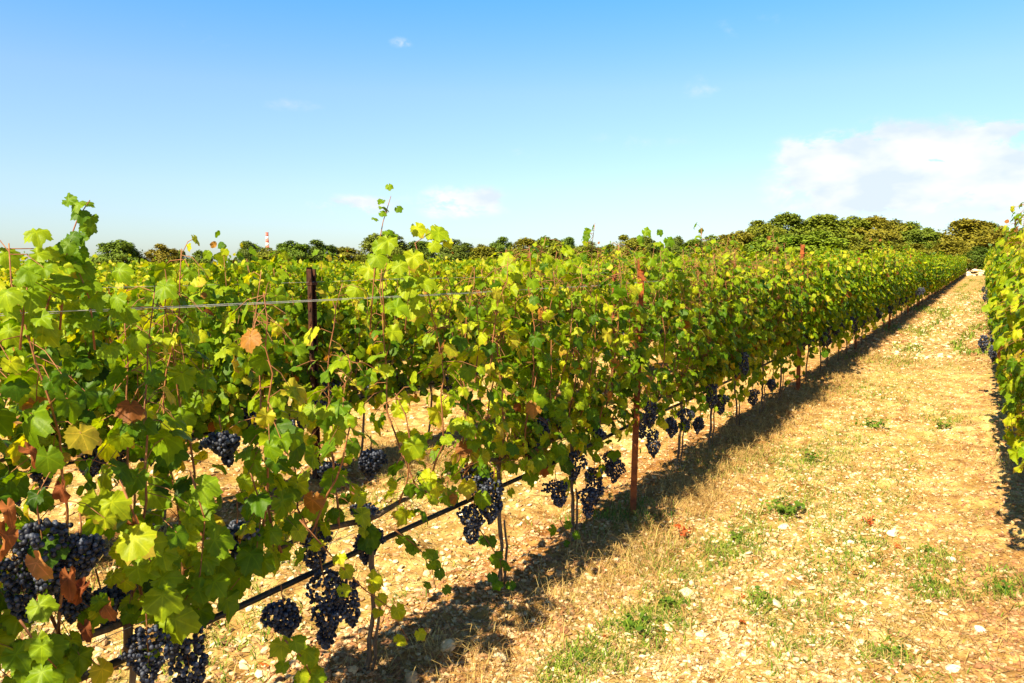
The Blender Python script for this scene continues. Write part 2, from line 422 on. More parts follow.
def quad_template(seed):
    r = np.random.default_rng(seed)
    V = np.array([(-0.02, -0.1, 0), (-0.48, -0.12, 0.08), (-0.40, 0.30, 0.05), (0, 0.52, -0.1), (0.42, 0.26, 0.05), (0.46, -0.14, 0.08)]) + r.normal(0, 0.04, (6, 3))
    return V, [np.array([(0, 3, 2, 1), (0, 5, 4, 3)])], V[:, :2] * 2
T2 = [quad_template(s) for s in range(5)]
TS = [T0, T1, T2]

def norm(a): return a / (np.linalg.norm(a, axis=-1, keepdims=True) + 1e-9)
def add_leaves(mb, P, Nrm, Tip, S, val, temps, r, mat=0):
    """P (n,3), blade normals, tip directions, sizes"""
    Z = norm(Nrm); Y = norm(Tip - (Tip * Z).sum(-1, keepdims=True) * Z); X = np.cross(Y, Z)
    R = np.stack([X, Y, Z], -1)
    w = r.integers(0, len(temps), len(P))
    for k, (TV, TF, TU) in enumerate(temps):
        m_ = np.where(w == k)[0]
        if not len(m_): continue
        asp = np.stack([r.uniform(0.85, 1.1, len(m_)), np.ones(len(m_)), r.uniform(0.5, 1.6, len(m_))], -1)
        loc = TV[None] * asp[:, None, :] * S[m_][:, None, None]
        V_ = np.einsum('nij,nvj->nvi', R[m_], loc) + P[m_][:, None, :]
        nv = len(TV); off = (np.arange(len(m_)) * nv)[:, None, None]
        mb.add(V_.reshape(-1, 3), [(f[None] + off).reshape(-1, f.shape[1]) for f in TF], mat,
               np.repeat(val[m_], nv), np.tile(TU, (len(m_), 1)))

# ------------------------------------------------------------------ grape bunches
def ico(sub):
    import bmesh
    bm = bmesh.new(); bmesh.ops.create_icosphere(bm, subdivisions=sub, radius=1)
    v = np.array([x.co[:] for x in bm.verts]); f = np.array([[y.index for y in x.verts] for x in bm.faces]); bm.free()
    return v, f
ICO1, ICO2 = ico(1), ico(2)
def make_bunch_mesh(seed, L_=0.17, W=0.05, sub=2, dens=1.0):
    r = np.random.default_rng(seed); mb = MB()
    v, f = ICO2 if sub == 2 else ICO1
    pts = []
    tries = 0; br = 0.0066 if sub == 2 else 0.0100
    target = int(230 * dens)
    while len(pts) < target and tries < 9000:
        tries += 1
        h = r.uniform(0, 1)
        wid = W * (1 - h) ** 0.55 * (0.55 + 0.9 * min(1, h * 5)) * (1 + 0.25 * math.sin(h * 9 + seed))
        a = r.uniform(0, 2 * np.pi); q = wid * math.sqrt(r.uniform(0.25, 1))
        p = np.array([q * math.cos(a), q * math.sin(a), -0.03 - h * L_])
        if h < 0.35 and seed % 2: p[0] += r.choice([0, 0.035])
        if all(np.sum((p - o) ** 2) > (br * 1.3) ** 2 for o in pts): pts.append(p)
    for p in pts:
        s = br * r.uniform(0.85, 1.12)
        mb.add(v * s * np.array([1, 1, 1.06]) + p, [f], 0, r.uniform(0, 1))
    tube(mb, [(0, 0, 0.03), (0.002, 0.002, 0), (0, 0, -0.05), (0, 0.002, -L_ * 0.8)], [0.0028, 0.0024, 0.002, 0.001], 4, 1)
    return mb.mesh('grape_bunch', [M_GRAPE, M_CANE])
BUNCH = [make_bunch_mesh(i, L_, W) for i, (L_, W) in enumerate([(0.17, 0.045), (0.15, 0.050), (0.20, 0.048), (0.13, 0.038), (0.18, 0.055), (0.11, 0.034)])]
BUNCH_LO = [make_bunch_mesh(20 + i, L_, W, 1, 0.6) for i, (L_, W) in enumerate([(0.17, 0.046), (0.15, 0.052), (0.19, 0.046)])]

# ------------------------------------------------------------------ vines
def gen_vine(r, lod, height=1.68, thick=0.20, n_sh=11, dens=1.0, low=0.5, sparse=0.0, size=0.118, extra=(), bare_low=False, half=0.46, xmin=-9, yellow=0.03, lean=0.0, tall=0, clump=0.0):
    """local frame: row runs along y, origin at the trunk's foot"""
    trunk = MB(); ch = 0.60 + r.normal(0, 0.02)
    bx_, by_ = r.normal(0, 0.02), r.normal(0, 0.05)
    tp = [(0, 0, -0.04), (0.01 + bx_ * 0.4, by_ * 0.5, 0.18), (bx_, by_ + lean * .5, 0.40), (bx_ * 0.6, by_ * 0.6 + lean, ch)]
    rd = [0.012, 0.0095, 0.009, 0.013] if lod < 2 else [0.014, 0.011, 0.010, 0.011]
    n = 7 if lod == 0 else (5 if lod == 1 else 4)
    if lod == 0:
        t_ = np.linspace(0, 3, 12); tpf = np.stack([np.interp(t_, range(4), [p[i] for p in tp]) for i in range(3)], -1) + r.normal(0, 0.0035, (12, 3))
        tube(trunk, tpf, np.interp(t_, range(4), rd) * r.uniform(0.85, 1.2, 12), n)
        tube(trunk, tpf[1:7] + np.array([0.022, 0.01, 0]), [0.005, 0.007, 0.007, 0.006, 0.006, 0.004], 5)
    else: tube(trunk, tp, rd, n)
    # cordon arms along the wire
    for s in (-1, 1):
        m_ = 7; yy = np.linspace(0, s * half * 0.9, m_)
        arm = np.stack([tp[3][0] + r.normal(0, 0.012, m_), tp[3][1] + yy, ch + 0.02 * np.sin(np.abs(yy) * 5) + r.normal(0, 0.008, m_)], -1); arm[0] = tp[3]
        tube(trunk, arm, np.linspace(0.012, 0.007, m_), n)
    shoots = []; LP = []; LN = []; LT = []; LS = []; LV = []; pet = []
    specs = []
    for i in range(n_sh):
        y0 = -half + (i + 0.5) * 2 * half / n_sh + r.normal(0, 0.03)
        y0 *= 1 - 0.16 * clump
        top = height + r.normal(0, 0.055)
        top -= clump * 0.16 * abs(y0 / half) ** 2
        if sparse and r.random() < sparse: top = r.uniform(0.9, 1.3)
        specs.append((np.array([tp[3][0], y0, ch + 0.01]), top, r.normal(0, 0.5) * thick, r.normal(0, 0.10)))
    for _ in range(tall): specs.append((np.array([0, r.uniform(-half * .7, half * .7), ch]), height + r.uniform(.08, .22), r.normal(0, .4) * thick, r.normal(0, .08)))
    for e in extra: specs.append(e)
    for (p0, top, dx, dy) in specs:
        L_ = top - p0[2]; m_ = 12
        t_ = np.linspace(0, 1, m_)
        side = np.sign(dx + r.normal(0, 0.02)) or 1
        pts = np.stack([p0[0] + dx * t_ ** 0.8 + side * thick * 0.35 * np.sin(t_ * 3.1) + np.cumsum(r.normal(0, 0.008, m_)),
                        p0[1] + dy * t_ + np.cumsum(r.normal(0, 0.010, m_)),
                        p0[2] + L_ * t_], -1)
        # soft arch at the top
        pts[-2:, 0] += side * r.uniform(0, 0.05); 
        shoots.append((pts, np.linspace(0.0048, 0.0016, m_)))
        nl = max(5, int(L_ * 17 * dens)); 
        tl = np.concatenate([np.linspace(0.06, 0.98, nl), r.uniform(0.0, 1.0, int(nl * 2.1))])
        for q, tt in enumerate(tl):
            base = np.array([np.interp(tt, t_, pts[:, c]) for c in range(3)])
            lat = q >= nl
            a = r.uniform(0, 2 * np.pi)
            out = np.array([math.cos(a), math.sin(a) * 0.8, 0])
            pl = r.uniform(0.05, 0.10) + (r.uniform(0, 0.09) if lat else 0)
            p = base + out * pl * 0.9 + np.array([0, 0, r.uniform(-0.01, 0.06) - (0.08 if lat else 0)])
            LP.append(p); LV.append((base, p))
            nn = np.array([out[0] * 0.9, out[1] * 0.6 - 0.10, 0.55 + r.normal(0, 0.25)]) + r.normal(0, 0.30, 3)
            if nn[2] < -0.2: nn[2] *= -1
            LN.append(nn)
            LT.append(out * 0.8 + np.array([0, 0, -0.85]) + r.normal(0, 0.3, 3))
            sz = size * (1.0 - 0.35 * max(0, tt - 0.6) / 0.4) * r.uniform(0.62, 1.18) * (0.88 if lat else 1)
            LS.append(sz)
    # hanging leaves low around the fruit zone
    nlow = int((6 if bare_low else 70) * dens)
    for _ in range(nlow):
        p = np.array([float(np.clip(r.normal(0, thick * 0.6), -.19, .19)), r.uniform(-half, half), low - 0.05 + (ch + 0.2 - low) * r.random() ** 0.7])
        LP.append(p); LV.append((np.array([0, p[1], ch]), p)); a = r.uniform(0, 2 * np.pi)
        LN.append(np.array([math.cos(a), math.sin(a) * 0.6, 0.35]) + r.normal(0, 0.25, 3)); LT.append(np.array([math.cos(a) * .3, math.sin(a) * .3, -1.0]))
        LS.append(size * r.uniform(0.55, 1.05))
    LP = np.array(LP); LN = np.array(LN); LT = np.array(LT); LS = np.array(LS)
    keep = LP[:, 0] > xmin
    val = np.clip(r.beta(2.4, 2.4, len(LP)) * 0.86 + 0.10 * (LP[:, 2] > height - 0.25) + yellow, 0, 0.84)
    q = r.random(len(LP)); val = np.where(q < 0.045, r.uniform(0.85, 0.92, len(LP)), val)
    val = np.where((q > 0.986) , r.uniform(0.93, 1.0, len(LP)), val)
    fol = MB()
    LPk, LNk, LTk, LSk, vk = LP[keep], LN[keep], LT[keep], LS[keep], val[keep]
    add_leaves(fol, LPk, LNk, LTk, LSk, vk, TS[lod], r)
    if lod == 0:
        for i in np.where(keep)[0]:
            b, p = LV[i]
            if np.linalg.norm(b - p) < 0.22:
                mid_ = (b + p) / 2 + np.array([0, 0, 0.015]); tube(fol, [b, mid_, p], [0.0016, 0.0013, 0.0012], 3, 1, cap=False)
    return dict(trunk=trunk, shoots=shoots, fol=fol, ch=ch)

LEAFM = {0: [M_LEAF, M_CANE], 1: [M_LEAF, M_CANE], 2: [M_LEAF_FAR, M_CANE]}
def build_vine(d, lod, loc, rz=0.0, bunches=(), each_shoot=False):
    root = empty('grapevine', loc, rz)
    if not each_shoot:
        for pts, rad in d['shoots']: tube(d['trunk'], pts[::(1 if lod == 0 else 2)], rad[::(1 if lod == 0 else 2)], 4 if lod < 2 else 3, 1)
    link('trunk', d['trunk'].mesh('trunk', [M_BARK, M_CANE]), root)
    link('foliage', d['fol'].mesh('foliage', LEAFM[lod]), root)
    if each_shoot:
        for pts, rad in d['shoots']:
            m_ = MB(); tube(m_, pts, rad, 5); link('shoot', m_.mesh('shoot', [M_CANE]), root)
    for (p, k, lo) in bunches:
        b = link('grape_bunch', (BUNCH_LO if lo else BUNCH)[k], root); b.location = p
        b.rotation_euler = (random.uniform(-.15, .15), random.uniform(-.15, .15), random.uniform(0, 6.28)); s = random.uniform(0.82, 1.05); b.scale = (s, s, s)
    return root
def rand_bunches(r, n, lo, thick=0.10, ch=0.60, k0=0.45):
    return [((r.normal(0, thick), r.uniform(-k0, k0), ch + r.uniform(-0.03, 0.16)), int(r.integers(0, 3 if lo else 6)), lo) for _ in range(n)]

X1, X2, XR = -1.93, -4.13, 0.36
SP = 0.85
# bunches seen in the photograph, placed on the front row (pixel of the bunch's middle, offset from row plane, kind)
front_b = [(40, 548, .06, 0), (82, 560, .10, 3), (14, 585, .0, 2), (74, 600, .0, 3), (100, 612, -.05, 5), (618, 470, .0, 4), (600, 440, .0, 5), (545, 430, 0, 3), (672, 428, .02, 3), (712, 392, .05, 2), (148, 650, .14, 4), (182, 645, .10, 2), 
           (238, 540, .0, 5), (283, 620, .05, 3), (318, 552, .06, 1), (322, 590, .08, 4), (345, 596, .02, 2), (330, 622, .1, 0), (327, 480, -.15, 5), (371, 465, -.10, 3),
           (362, 520, .05, 5), (368, 545, .0, 3), (222, 452, -.1, 5), (494, 494, .05, 2), (474, 520, .0, 0), (480, 480, -.05, 1), (556, 494, .08, 1), (527, 455, -.1, 5),
           (560, 420, -.08, 3), (578, 462, .0, 4), (594, 478, .05, 2), (612, 462, -.05, 0), (586, 500, .05, 0), (650, 412, .05, 2), (652, 440, .1, 2), (642, 425, -.1, 0),
           (722, 402, .08, 0), (752, 396, .08, 1), (735, 372, .0, 3), (742, 360, .1, 2), (700, 425, -.02, 3), (686, 418, .1, 0), (772, 385, .05, 3)]
front_t = [0.30, 1.10, 2.00, 2.96, 3.72, 5.40, 6.25, 7.12, 7.97, 8.82]
by_vine = {i: [] for i in range(len(front_t))}
for (px, py, dx, k) in front_b:
    P = pix_plane(px, py, X1 + dx + (0.09 if px > 440 else 0))
    i = int(np.argmin([abs(P.y - t) for t in front_t]))
    by_vine[i].append(((P.x - X1, P.y - front_t[i], P.z + 0.09 - gh(X1, front_t[i])), k, False))
front_labels = [
    'nearest grapevine at the left edge with heavy black bunches and curled dry brown leaves',
    'tall grapevine near the left edge with a leafy shoot reaching into the sky',
    'grapevine on a thin leaning trunk, bunches over the hose, one shoot in the sky',
    'pale yellow-green grapevine with a bare gap on its left and bunches on the hose',
    'grapevine just left of the tall rusty post, black bunches low in its leaves',
    'grapevine just right of the tall rusty post on a thin bare trunk',
    'second grapevine past the tall rusty post in the front row',
    'third grapevine past the tall rusty post, low bright leaves by the path',
    'fourth grapevine past the tall rusty post in the front row',
    'grapevine just before the second rusty post of the front row']
front_par = [dict(height=1.40, thick=0.20, n_sh=10, dens=0.95, size=0.125, low=0.35, yellow=-0.03),
             dict(height=1.50, thick=0.19, n_sh=9, dens=0.82, size=0.122, low=0.35, bare_low=True, yellow=-0.02),
             dict(height=1.47, thick=0.18, n_sh=8, dens=0.76, size=0.118, low=0.40, sparse=0.3, yellow=0.06, lean=-0.03, bare_low=True),
             dict(height=1.56, thick=0.18, n_sh=9, dens=0.8, size=0.112, low=0.48, yellow=0.07, sparse=0.2),
             dict(height=1.62, thick=0.19, n_sh=17, dens=1.0, size=0.116, low=0.40, half=0.66, tall=2),
             dict(height=1.64, thick=0.20, n_sh=14, dens=0.95, size=0.112, low=0.38, half=0.62),
             dict(height=1.64, thick=0.21, n_sh=14, dens=1.2, size=0.122, low=0.30, clump=1.0, tall=1),
             dict(height=1.66, thick=0.21, n_sh=14, dens=1.2, size=0.122, low=0.30, clump=1.0, tall=1),
             dict(height=1.68, thick=0.21, n_sh=14, dens=1.2, size=0.122, low=0.30, clump=1.0, tall=1),
             dict(height=1.68, thick=0.21, n_sh=14, dens=1.2, size=0.122, low=0.30, clump=1.0, tall=1)]
# long shoots that stand out above the row (seen against the sky) and the low hanging one
def up_shoot(i, px, py):
    P = pix_plane(px, py, X1); y = P.y - front_t[i]
    return (np.array([0.0, y - 0.05, 0.62]), P.z - gh(X1, front_t[i]), 0.02, 0.05)
front_v = []
for i, t in enumerate(front_t):
    r = np.random.default_rng(100 + i)
    lod = 0
    d = gen_vine(r, lod, **front_par[i])
    v = build_vine(d, lod, (X1, t, gh(X1, t)), 0, by_vine[i], each_shoot=(i < 6))
    tag(v, front_labels[i], 'grapevine', 'grapevines of the front row beside the path')
    front_v.append(v)

# curled brown leaves among the nearest bunches
def part_leaves(parent, name, pts, sizes, mat, r, val=0.5, curl=0.9, droop=1.0):
    mb = MB(); P = np.array(pts); n = len(P)
    tm = []
    for (TV, TF, TU) in T0[:4]:
        V_ = TV.copy(); R_ = np.hypot(V_[:, 0], V_[:, 1]); V_[:, 2] += curl * R_ ** 2 * np.sin(np.arctan2(V_[:, 0], V_[:, 1]) * 2 + 0.5) - 0.4 * R_; kx = 5.5; xx = V_[:, 0].copy(); V_[:, 0] = np.sin(kx * xx) / kx * (1 - .3 * V_[:, 1]); V_[:, 2] += (1 - np.cos(kx * xx)) / kx * 1.2 + .06 * np.sin(V_[:, 1] * 14)
        tm.append((V_, TF, TU))
    Nn = np.stack([r.uniform(0.3, 1, n), r.uniform(-0.9, 0.3, n), r.uniform(-0.1, 0.6, n)], -1); Tt = np.stack([r.normal(0, .3, n), r.normal(0, .3, n), -np.ones(n) * droop], -1)
    add_leaves(mb, P, Nn, Tt, np.array(sizes), r.uniform(0, 1, n) if val is None else np.full(n, val), tm, r)
    return link(name, mb.mesh(name, [mat]), parent)
r = np.random.default_rng(8)
gz0 = gh(X1, front_t[0]); gz1 = gh(X1, front_t[1])
for (px, py, s, i, dx) in [(8, 548, .13, 0, .2), (36, 575, .10, 0, .22), (8, 520, .09, 0, .2), (68, 590, .10, 1, .2), (80, 600, .09, 1, .17), (105, 618, .09, 1, .12), (85, 640, .08, 1, .1), (60, 500, .08, 1, .1), (30, 462, .09, 0, .15), (133, 535, .07, 1, .08)]:
    P = pix_plane(px, py - 12, X1 + dx); o = front_v[i]
    b = part_leaves(o, 'dried_leaf', [(P.x - X1, P.y - front_t[i], P.z - gh(X1, front_t[i]))], [s], M_DRY, r, None)
    b['label'] = 'curled dry brown leaf'
# low hanging shoot with bright leaves
def hanging(parent, i, pix, dx, size, val, n=11, q0=0.15, jit=0.028, tipdown=0.7):
    r = np.random.default_rng(i * 7 + int(pix[0][0]))
    pts = []
    for (px, py) in pix:
        P = pix_plane(px, py, X1 + dx); pts.append((P.x - X1, P.y - front_t[i], P.z - gh(X1, front_t[i])))
    mb = MB(); tube(mb, pts, np.linspace(0.0030, 0.0012, len(pts)), 5, 1)
    pts = np.array(pts); q = np.linspace(q0, 1, n) * (len(pts) - 1)
    P = np.stack([np.interp(q, range(len(pts)), pts[:, c]) for c in range(3)], -1) + r.normal(0, jit, (n, 3)); n = len(P)
    add_leaves(mb, P, np.stack([r.uniform(.2, .9, n), r.uniform(-.9, -.1, n), r.uniform(.3, .9, n)], -1), np.stack([r.normal(.2, .3, n), r.normal(.3, .4, n), -np.ones(n) * .7], -1), size * r.uniform(.75, 1.15, n), np.full(n, val) + r.normal(0, .05, n), T0, r)
    return link('shoot', mb.mesh('shoot', [M_LEAF, M_CANE]), parent)
hanging(front_v[2], 2, [(300, 520), (335, 560), (365, 590), (390, 608), (408, 640)], 0.16, 0.085, 0.74)['label'] = 'bright green shoot hanging low over the ground'
hanging(front_v[2], 2, [(285, 640), (300, 655), (320, 690)], 0.2, 0.09, 0.6)
hanging(front_v[3], 3, [(395, 530), (415, 545), (430, 560), (436, 590)], 0.05, 0.07, 0.4)
hanging(front_v[3], 3, [(480, 530), (500, 560), (505, 590)], 0.05, 0.08, 0.35)
hanging(front_v[4], 4, [(560, 520), (572, 545), (565, 575)], 0.05, 0.08, 0.4)
hanging(front_v[0], 0, [(20, 620), (40, 650), (60, 672)], 0.2, 0.085, 0.5)
hanging(front_v[1], 1, [(190, 470), (205, 520), (200, 575), (185, 600)], 0.1, 0.115, 0.5)
hanging(front_v[2], 2, [(250, 470), (262, 510), (255, 560), (230, 590)], 0.08, 0.11, 0.45)
hanging(front_v[1], 1, [(120, 480), (140, 530), (160, 590), (165, 620)], 0.14, 0.13, 0.62)

SPR = [(1, [(60, 330), (64, 280), (68, 245), (78, 218), (90, 200)], .0, .055, .35, 12, .45, .025), (1, [(20, 350), (25, 300), (32, 262)], .05, .075, .52, 18, .2, .03), (1, [(95, 350), (90, 300), (75, 262)], .03, .075, .48, 20, .2, .035),
       (1, [(40, 330), (52, 290), (48, 252)], .0, .075, .6, 18, .3, .035), (2, [(370, 330), (375, 265), (383, 222), (391, 196)], .0, .052, .42, 11, .35, .022),
       (3, [(405, 330), (410, 285), (408, 250)], .05, .11, .60, 12, .1, .05), (3, [(435, 330), (425, 275), (415, 243), (432, 232), (443, 238)], .03, .095, .66, 12, .25, .03), (3, [(385, 330), (382, 280), (390, 252)], .08, .10, .58, 10, .1, .05),
       (4, [(655, 310), (650, 275), (655, 242)], -.03, .10, .4, 26, .15, .07), (4, [(650, 310), (664, 275), (664, 246)], .0, .10, .55, 22, .35, .06), (4, [(560, 310), (556, 270), (562, 252)], .02, .10, .6, 10, .3, .05), (3, [(510, 320), (512, 275), (508, 256)], .02, .10, .62, 10, .3, .05)]
for (i_, pp, dx_, sz_, v_, n_, q_, j_) in SPR: hanging(front_v[i_], i_, pp, dx_, sz_, v_, n_, q_, j_)

# variant meshes for the rest
def prototype(seed, lod, nb, **k):
    r = np.random.default_rng(seed); d = gen_vine(r, lod, **k)
    return build_vine(d, lod, (0, 0, -500), 0, rand_bunches(r, nb, True))
PM = [prototype(300 + i, 1, 7, height=1.66 + 0.05 * (i % 3), thick=0.18, n_sh=12, dens=1.2, size=0.128, low=0.32, tall=i % 3, clump=1.0, yellow=(0.0, 0.07, 0.03)[i % 3], sparse=(0, 0.25, 0)[i % 3]) for i in range(6)]
PF = [prototype(400 + i, 2, 0, height=1.68 + 0.05 * (i % 3), thick=0.17, n_sh=10, dens=1.0, size=0.17, low=0.32, tall=i % 3, clump=1.0, yellow=(0.0, 0.07, 0.03)[i % 3], sparse=(0, 0.25, 0)[i % 3]) for i in range(6)]
cR, sR = math.cos(YAW), math.sin(YAW)
def cam_xz(x, y): return x * cR + y * sR, -x * sR + y * cR
used = set()
spots = []
END_T = 93.0; END_Z = 84.0
for row in range(-1, 42):
    X = XR if row == -1 else X1 - 2.2 * row
    off = {0: 9.66 + 0.75, -1: 4.7, 1: 0.9}.get(row, (row * 0.37) % 0.85)
    t = off if row in (0, -1) else max(off, 0)
    while t < END_T:
        cx_, cz_ = cam_xz(X, t)
        if cz_ < END_Z and cz_ > 1.0 and cx_ / cz_ > -0.74 and abs((t - (3.82 if row == 1 else 4.58)) % 5.08) > 0.12:
            spots.append((row, X, t, cz_))
        t += SP
def zfac(X, t):
    if X > -3: return 1.0
    return 0.86 + 0.11 * min(1, max(0, (cam_xz(X, t)[1] - 6) / 18))
def importance(s):
    row, X, t, cz_ = s
    w = {0: 1.0, -1: 0.55, 1: 0.55, 2: 0.30}.get(row, 0.16)
    return w / cz_
spots.sort(key=importance, reverse=True)
indiv, rest = spots[:286], spots[286:]
first_used = {}
def place(protos, key, X, t, r):
    k = int(r.integers(0, len(protos)))
    p = protos[k]
    if (key, k) not in first_used: first_used[(key, k)] = 1; o = p
    else: o = copy_tree(p)
    o.location = (X + r.normal(0, 0.02), t, gh(X, t) ); o.rotation_euler = (0, 0, (math.pi if r.random() < .5 else 0) + r.normal(0, 0.06))
    s = r.uniform(0.95, 1.04); o.scale = (s, r.uniform(0.98, 1.08), s * r.uniform(0.95, 1.08) * zfac(X, t))
    return o
r = np.random.default_rng(77)
nR = 0; n2 = 0
for (row, X, t, cz_) in sorted(indiv, key=lambda s: s[3]):
    if row == -1 and t < 9.5:
        rr = np.random.default_rng(900 + nR)
        d = gen_vine(rr, 0 if t < 7 else 1, height=[1.74, 1.86, 1.78, 1.75, 1.72, 1.72][min(nR, 5)], thick=0.20, n_sh=12, dens=1.15, size=0.118, low=0.62, yellow=0.1)
        v = build_vine(d, 0 if t < 7 else 1, (X, t, gh(X, t)), 0, rand_bunches(rr, 2 if t > 8 else 0, True))
        lab = ['nearest leafy grapevine at the right edge across the path', 'tallest grapevine at the right edge, second across the path', 'third grapevine across the path at the right edge', 'fourth grapevine across the path at the right edge',
               'fifth grapevine across the path at the right edge', 'sixth grapevine across the path at the right edge'][min(nR, 5)]
        tag(v, lab, 'grapevine', 'grapevines of the row across the path'); nR += 1
    elif row == 1 and t < 9.5:
        rr = np.random.default_rng(950 + n2)
        tl = abs(t - 3.2) < 0.5
        d = gen_vine(rr, 1, height=1.66 if tl else 1.42, thick=0.22 if tl else 0.18, n_sh=12, dens=1.45 if tl else 1.35, size=0.118, low=0.42, half=0.62 if tl else 0.5, yellow=-0.02)
        v = build_vine(d, 1, (X, t, gh(X, t)), 0, rand_bunches(rr, 6, True))
        tag(v, 'leafy grapevine in the second row, seen through the gaps of the nearest vines', 'grapevine', 'near grapevines of the second row'); n2 += 1
    else:
        near = cz_ < 24
        v = place(PM if near else PF, near, X, t, r)
        where = {0: ('grapevine in the front row past the second rusty post' if t < 20 else 'distant grapevine of the front row near the end of the path', 'grapevines of the front row past the second post' if t < 20 else 'far grapevines of the front row'),
                 -1: ('distant grapevine in the row across the path', 'far grapevines across the path'),
                 1: ('grapevine of the second row, its top showing behind the front row', 'further grapevines of the second row')}.get(row, ('grapevine of the back rows, only its sunlit top showing', 'grapevines of the back rows'))
        tag(v, where[0], 'grapevine', where[1])
for p in PM + PF:
    if p.location.z < -100:
        for c in list(p.children): bpy.data.objects.remove(c)
        bpy.data.objects.remove(p)

# the rows go on beside and behind the photographer: these vines shade the nearest ones
for (X_, t_, lab_, grp_) in [(X1, -0.55, 'grapevine of the front row just outside the left edge', 'vines beside the photographer'), (X1, -1.4, 'grapevine of the front row just outside the left edge', 'vines beside the photographer'),
                             (X2, 0.05, 'grapevine of the front row just outside the left edge', 'vines beside the photographer'), (0.52, 2.25, 'grapevine at the lower right corner whose shadow falls on the path', None)]:
    rr = np.random.default_rng(int(abs(t_) * 100)); d = gen_vine(rr, 1, height=1.6, thick=0.17, n_sh=11, dens=1.0, size=0.118, low=0.5, xmin=-0.27 if X_ > 0 else -9)
    if X_ > 0: d['shoots'] = [q for q in d['shoots'] if q[0][:, 0].min() > -0.25]
    tag(build_vine(d, 1, (X_, t_, gh(X_, t_)), 0, ()), lab_, 'grapevine', grp_)

# the rest of the vineyard: one mass of foliage
def mass(spots_):
    r = np.random.default_rng(5); segs = []
    for k in range(5):
        d = gen_vine(np.random.default_rng(600 + k), 2, height=1.70, thick=0.24, n_sh=8, dens=0.55, size=0.20, low=0.5)
        mbk = d['fol']; segs.append((np.concatenate(mbk.V), mbk.F, np.concatenate(mbk.A)))
    big = MB()
    for k in range(5):
        V_, Fs, A_ = segs[k]; Fa = np.concatenate([f for f in Fs if f.shape[1] == 4])
        mine = [s for s in spots_ if hash((round(s[1], 2), round(s[2], 2))) % 5 == k]
        # keep only the upper leaves of vines deep in the block
        n = len(mine)
        if not n: continue
        O = np.array([(s[1], s[2], gh(s[1], s[2])) for s in mine]); fl = np.where(r.random(n) < .5, -1, 1)
        sc = r.uniform(0.95, 1.05, n) * np.array([zfac(s[1], s[2]) for s in mine])
        VV = V_[None] * np.stack([fl, fl, sc], -1)[:, None, :] + O[:, None, :]
        off = (np.arange(n) * len(V_))[:, None, None]
        big.add(VV.reshape(-1, 3), [(Fa[None] + off).reshape(-1, 4)], 0, np.tile(A_, n))
    return big
bm_ = mass(rest)
o = link('vineyard_foliage', bm_.mesh('vineyard_foliage', [M_LEAF_FAR]))
tag(o, 'sea of sunlit yellow-green vine tops filling the field behind', 'vineyard', kind='stuff')

# ------------------------------------------------------------------ posts, wires, hoses
def post_mesh(h):
    mb = MB()                                   # rolled steel channel with hooked lips
    w, d_, th = 0.058, 0.034, 0.005
    prof = [(-w / 2, 0), (w / 2, 0), (w / 2, d_), (w / 2 - 0.013, d_), (w / 2 - 0.013, d_ - th), (w / 2 - th, d_ - th), (w / 2 - th, th), (-w / 2 + th, th), (-w / 2 + th, d_ - th), (-w / 2 + 0.013, d_ - th), (-w / 2 + 0.013, d_), (-w / 2, d_)]
    n = len(prof); zs = [-0.15, 0.3, 0.8, 1.2, h]
    V_ = [(d - d_ / 2, a, z) for z in zs for (a, d) in prof]; V_ = np.array(V_)[:, [0, 1, 2]]
    i = np.arange(len(zs) - 1)[:, None] * n; j = np.arange(n)[None]; k = (j + 1) % n
    mb.add(V_, [np.stack([i + j, i + n + j, i + n + k, i + k], -1).reshape(-1, 4), (np.arange(n) + (len(zs) - 1) * n)[None]])

    for s in (-1, 1):
        for z in np.arange(0.55, h - 0.03, 0.1):
            y = s * 0.0315
            boxv(mb, -0.006, 0.008, y - 0.003 if s > 0 else y - 0.005, y + 0.005 if s > 0 else y + 0.003, z, z + 0.022)
            boxv(mb, 0.0082, 0.012, y - 0.002, y + 0.002, z + 0.012, z + 0.030)
    return mb.mesh('post_body', [M_RUST], smooth=False)
def cap_mesh(h):
    mb = MB(); boxv(mb, -0.024, 0.026, -0.033, 0.033, h - 0.115, h - 0.095); boxv(mb, -0.022, -0.018, -0.033, 0.033, h - 0.094, h + 0.012); return mb.mesh('bracket', [M_RUST], smooth=False)
POSTM = {h: (post_mesh(h), None, cap_mesh(h)) for h in (1.55, 1.60, 1.64, 1.72, 1.80)}
def make_post(x, y, h, tilt=(0, 0), rz=0.0):
    root = empty('trellis_post', (x, y, gh(x, y)), rz); root.rotation_euler = (tilt[0], tilt[1], rz)
    a, b, c = POSTM[h]; pb = link('post_body', a, root)
    if math.hypot(x, y) < 16:
        link('bracket', c, root)
    return root
plabs = {4.58: 'tall rusty post of the front row leaning slightly right, leaves bushing over its top', 9.66: 'second rusty post of the front row, bare orange top standing clear of the leaves',
         14.74: 'third rusty post of the front row', 19.82: 'fourth rusty post of the front row, only its top showing', 24.9: 'fifth rusty post of the front row, only its top showing'}
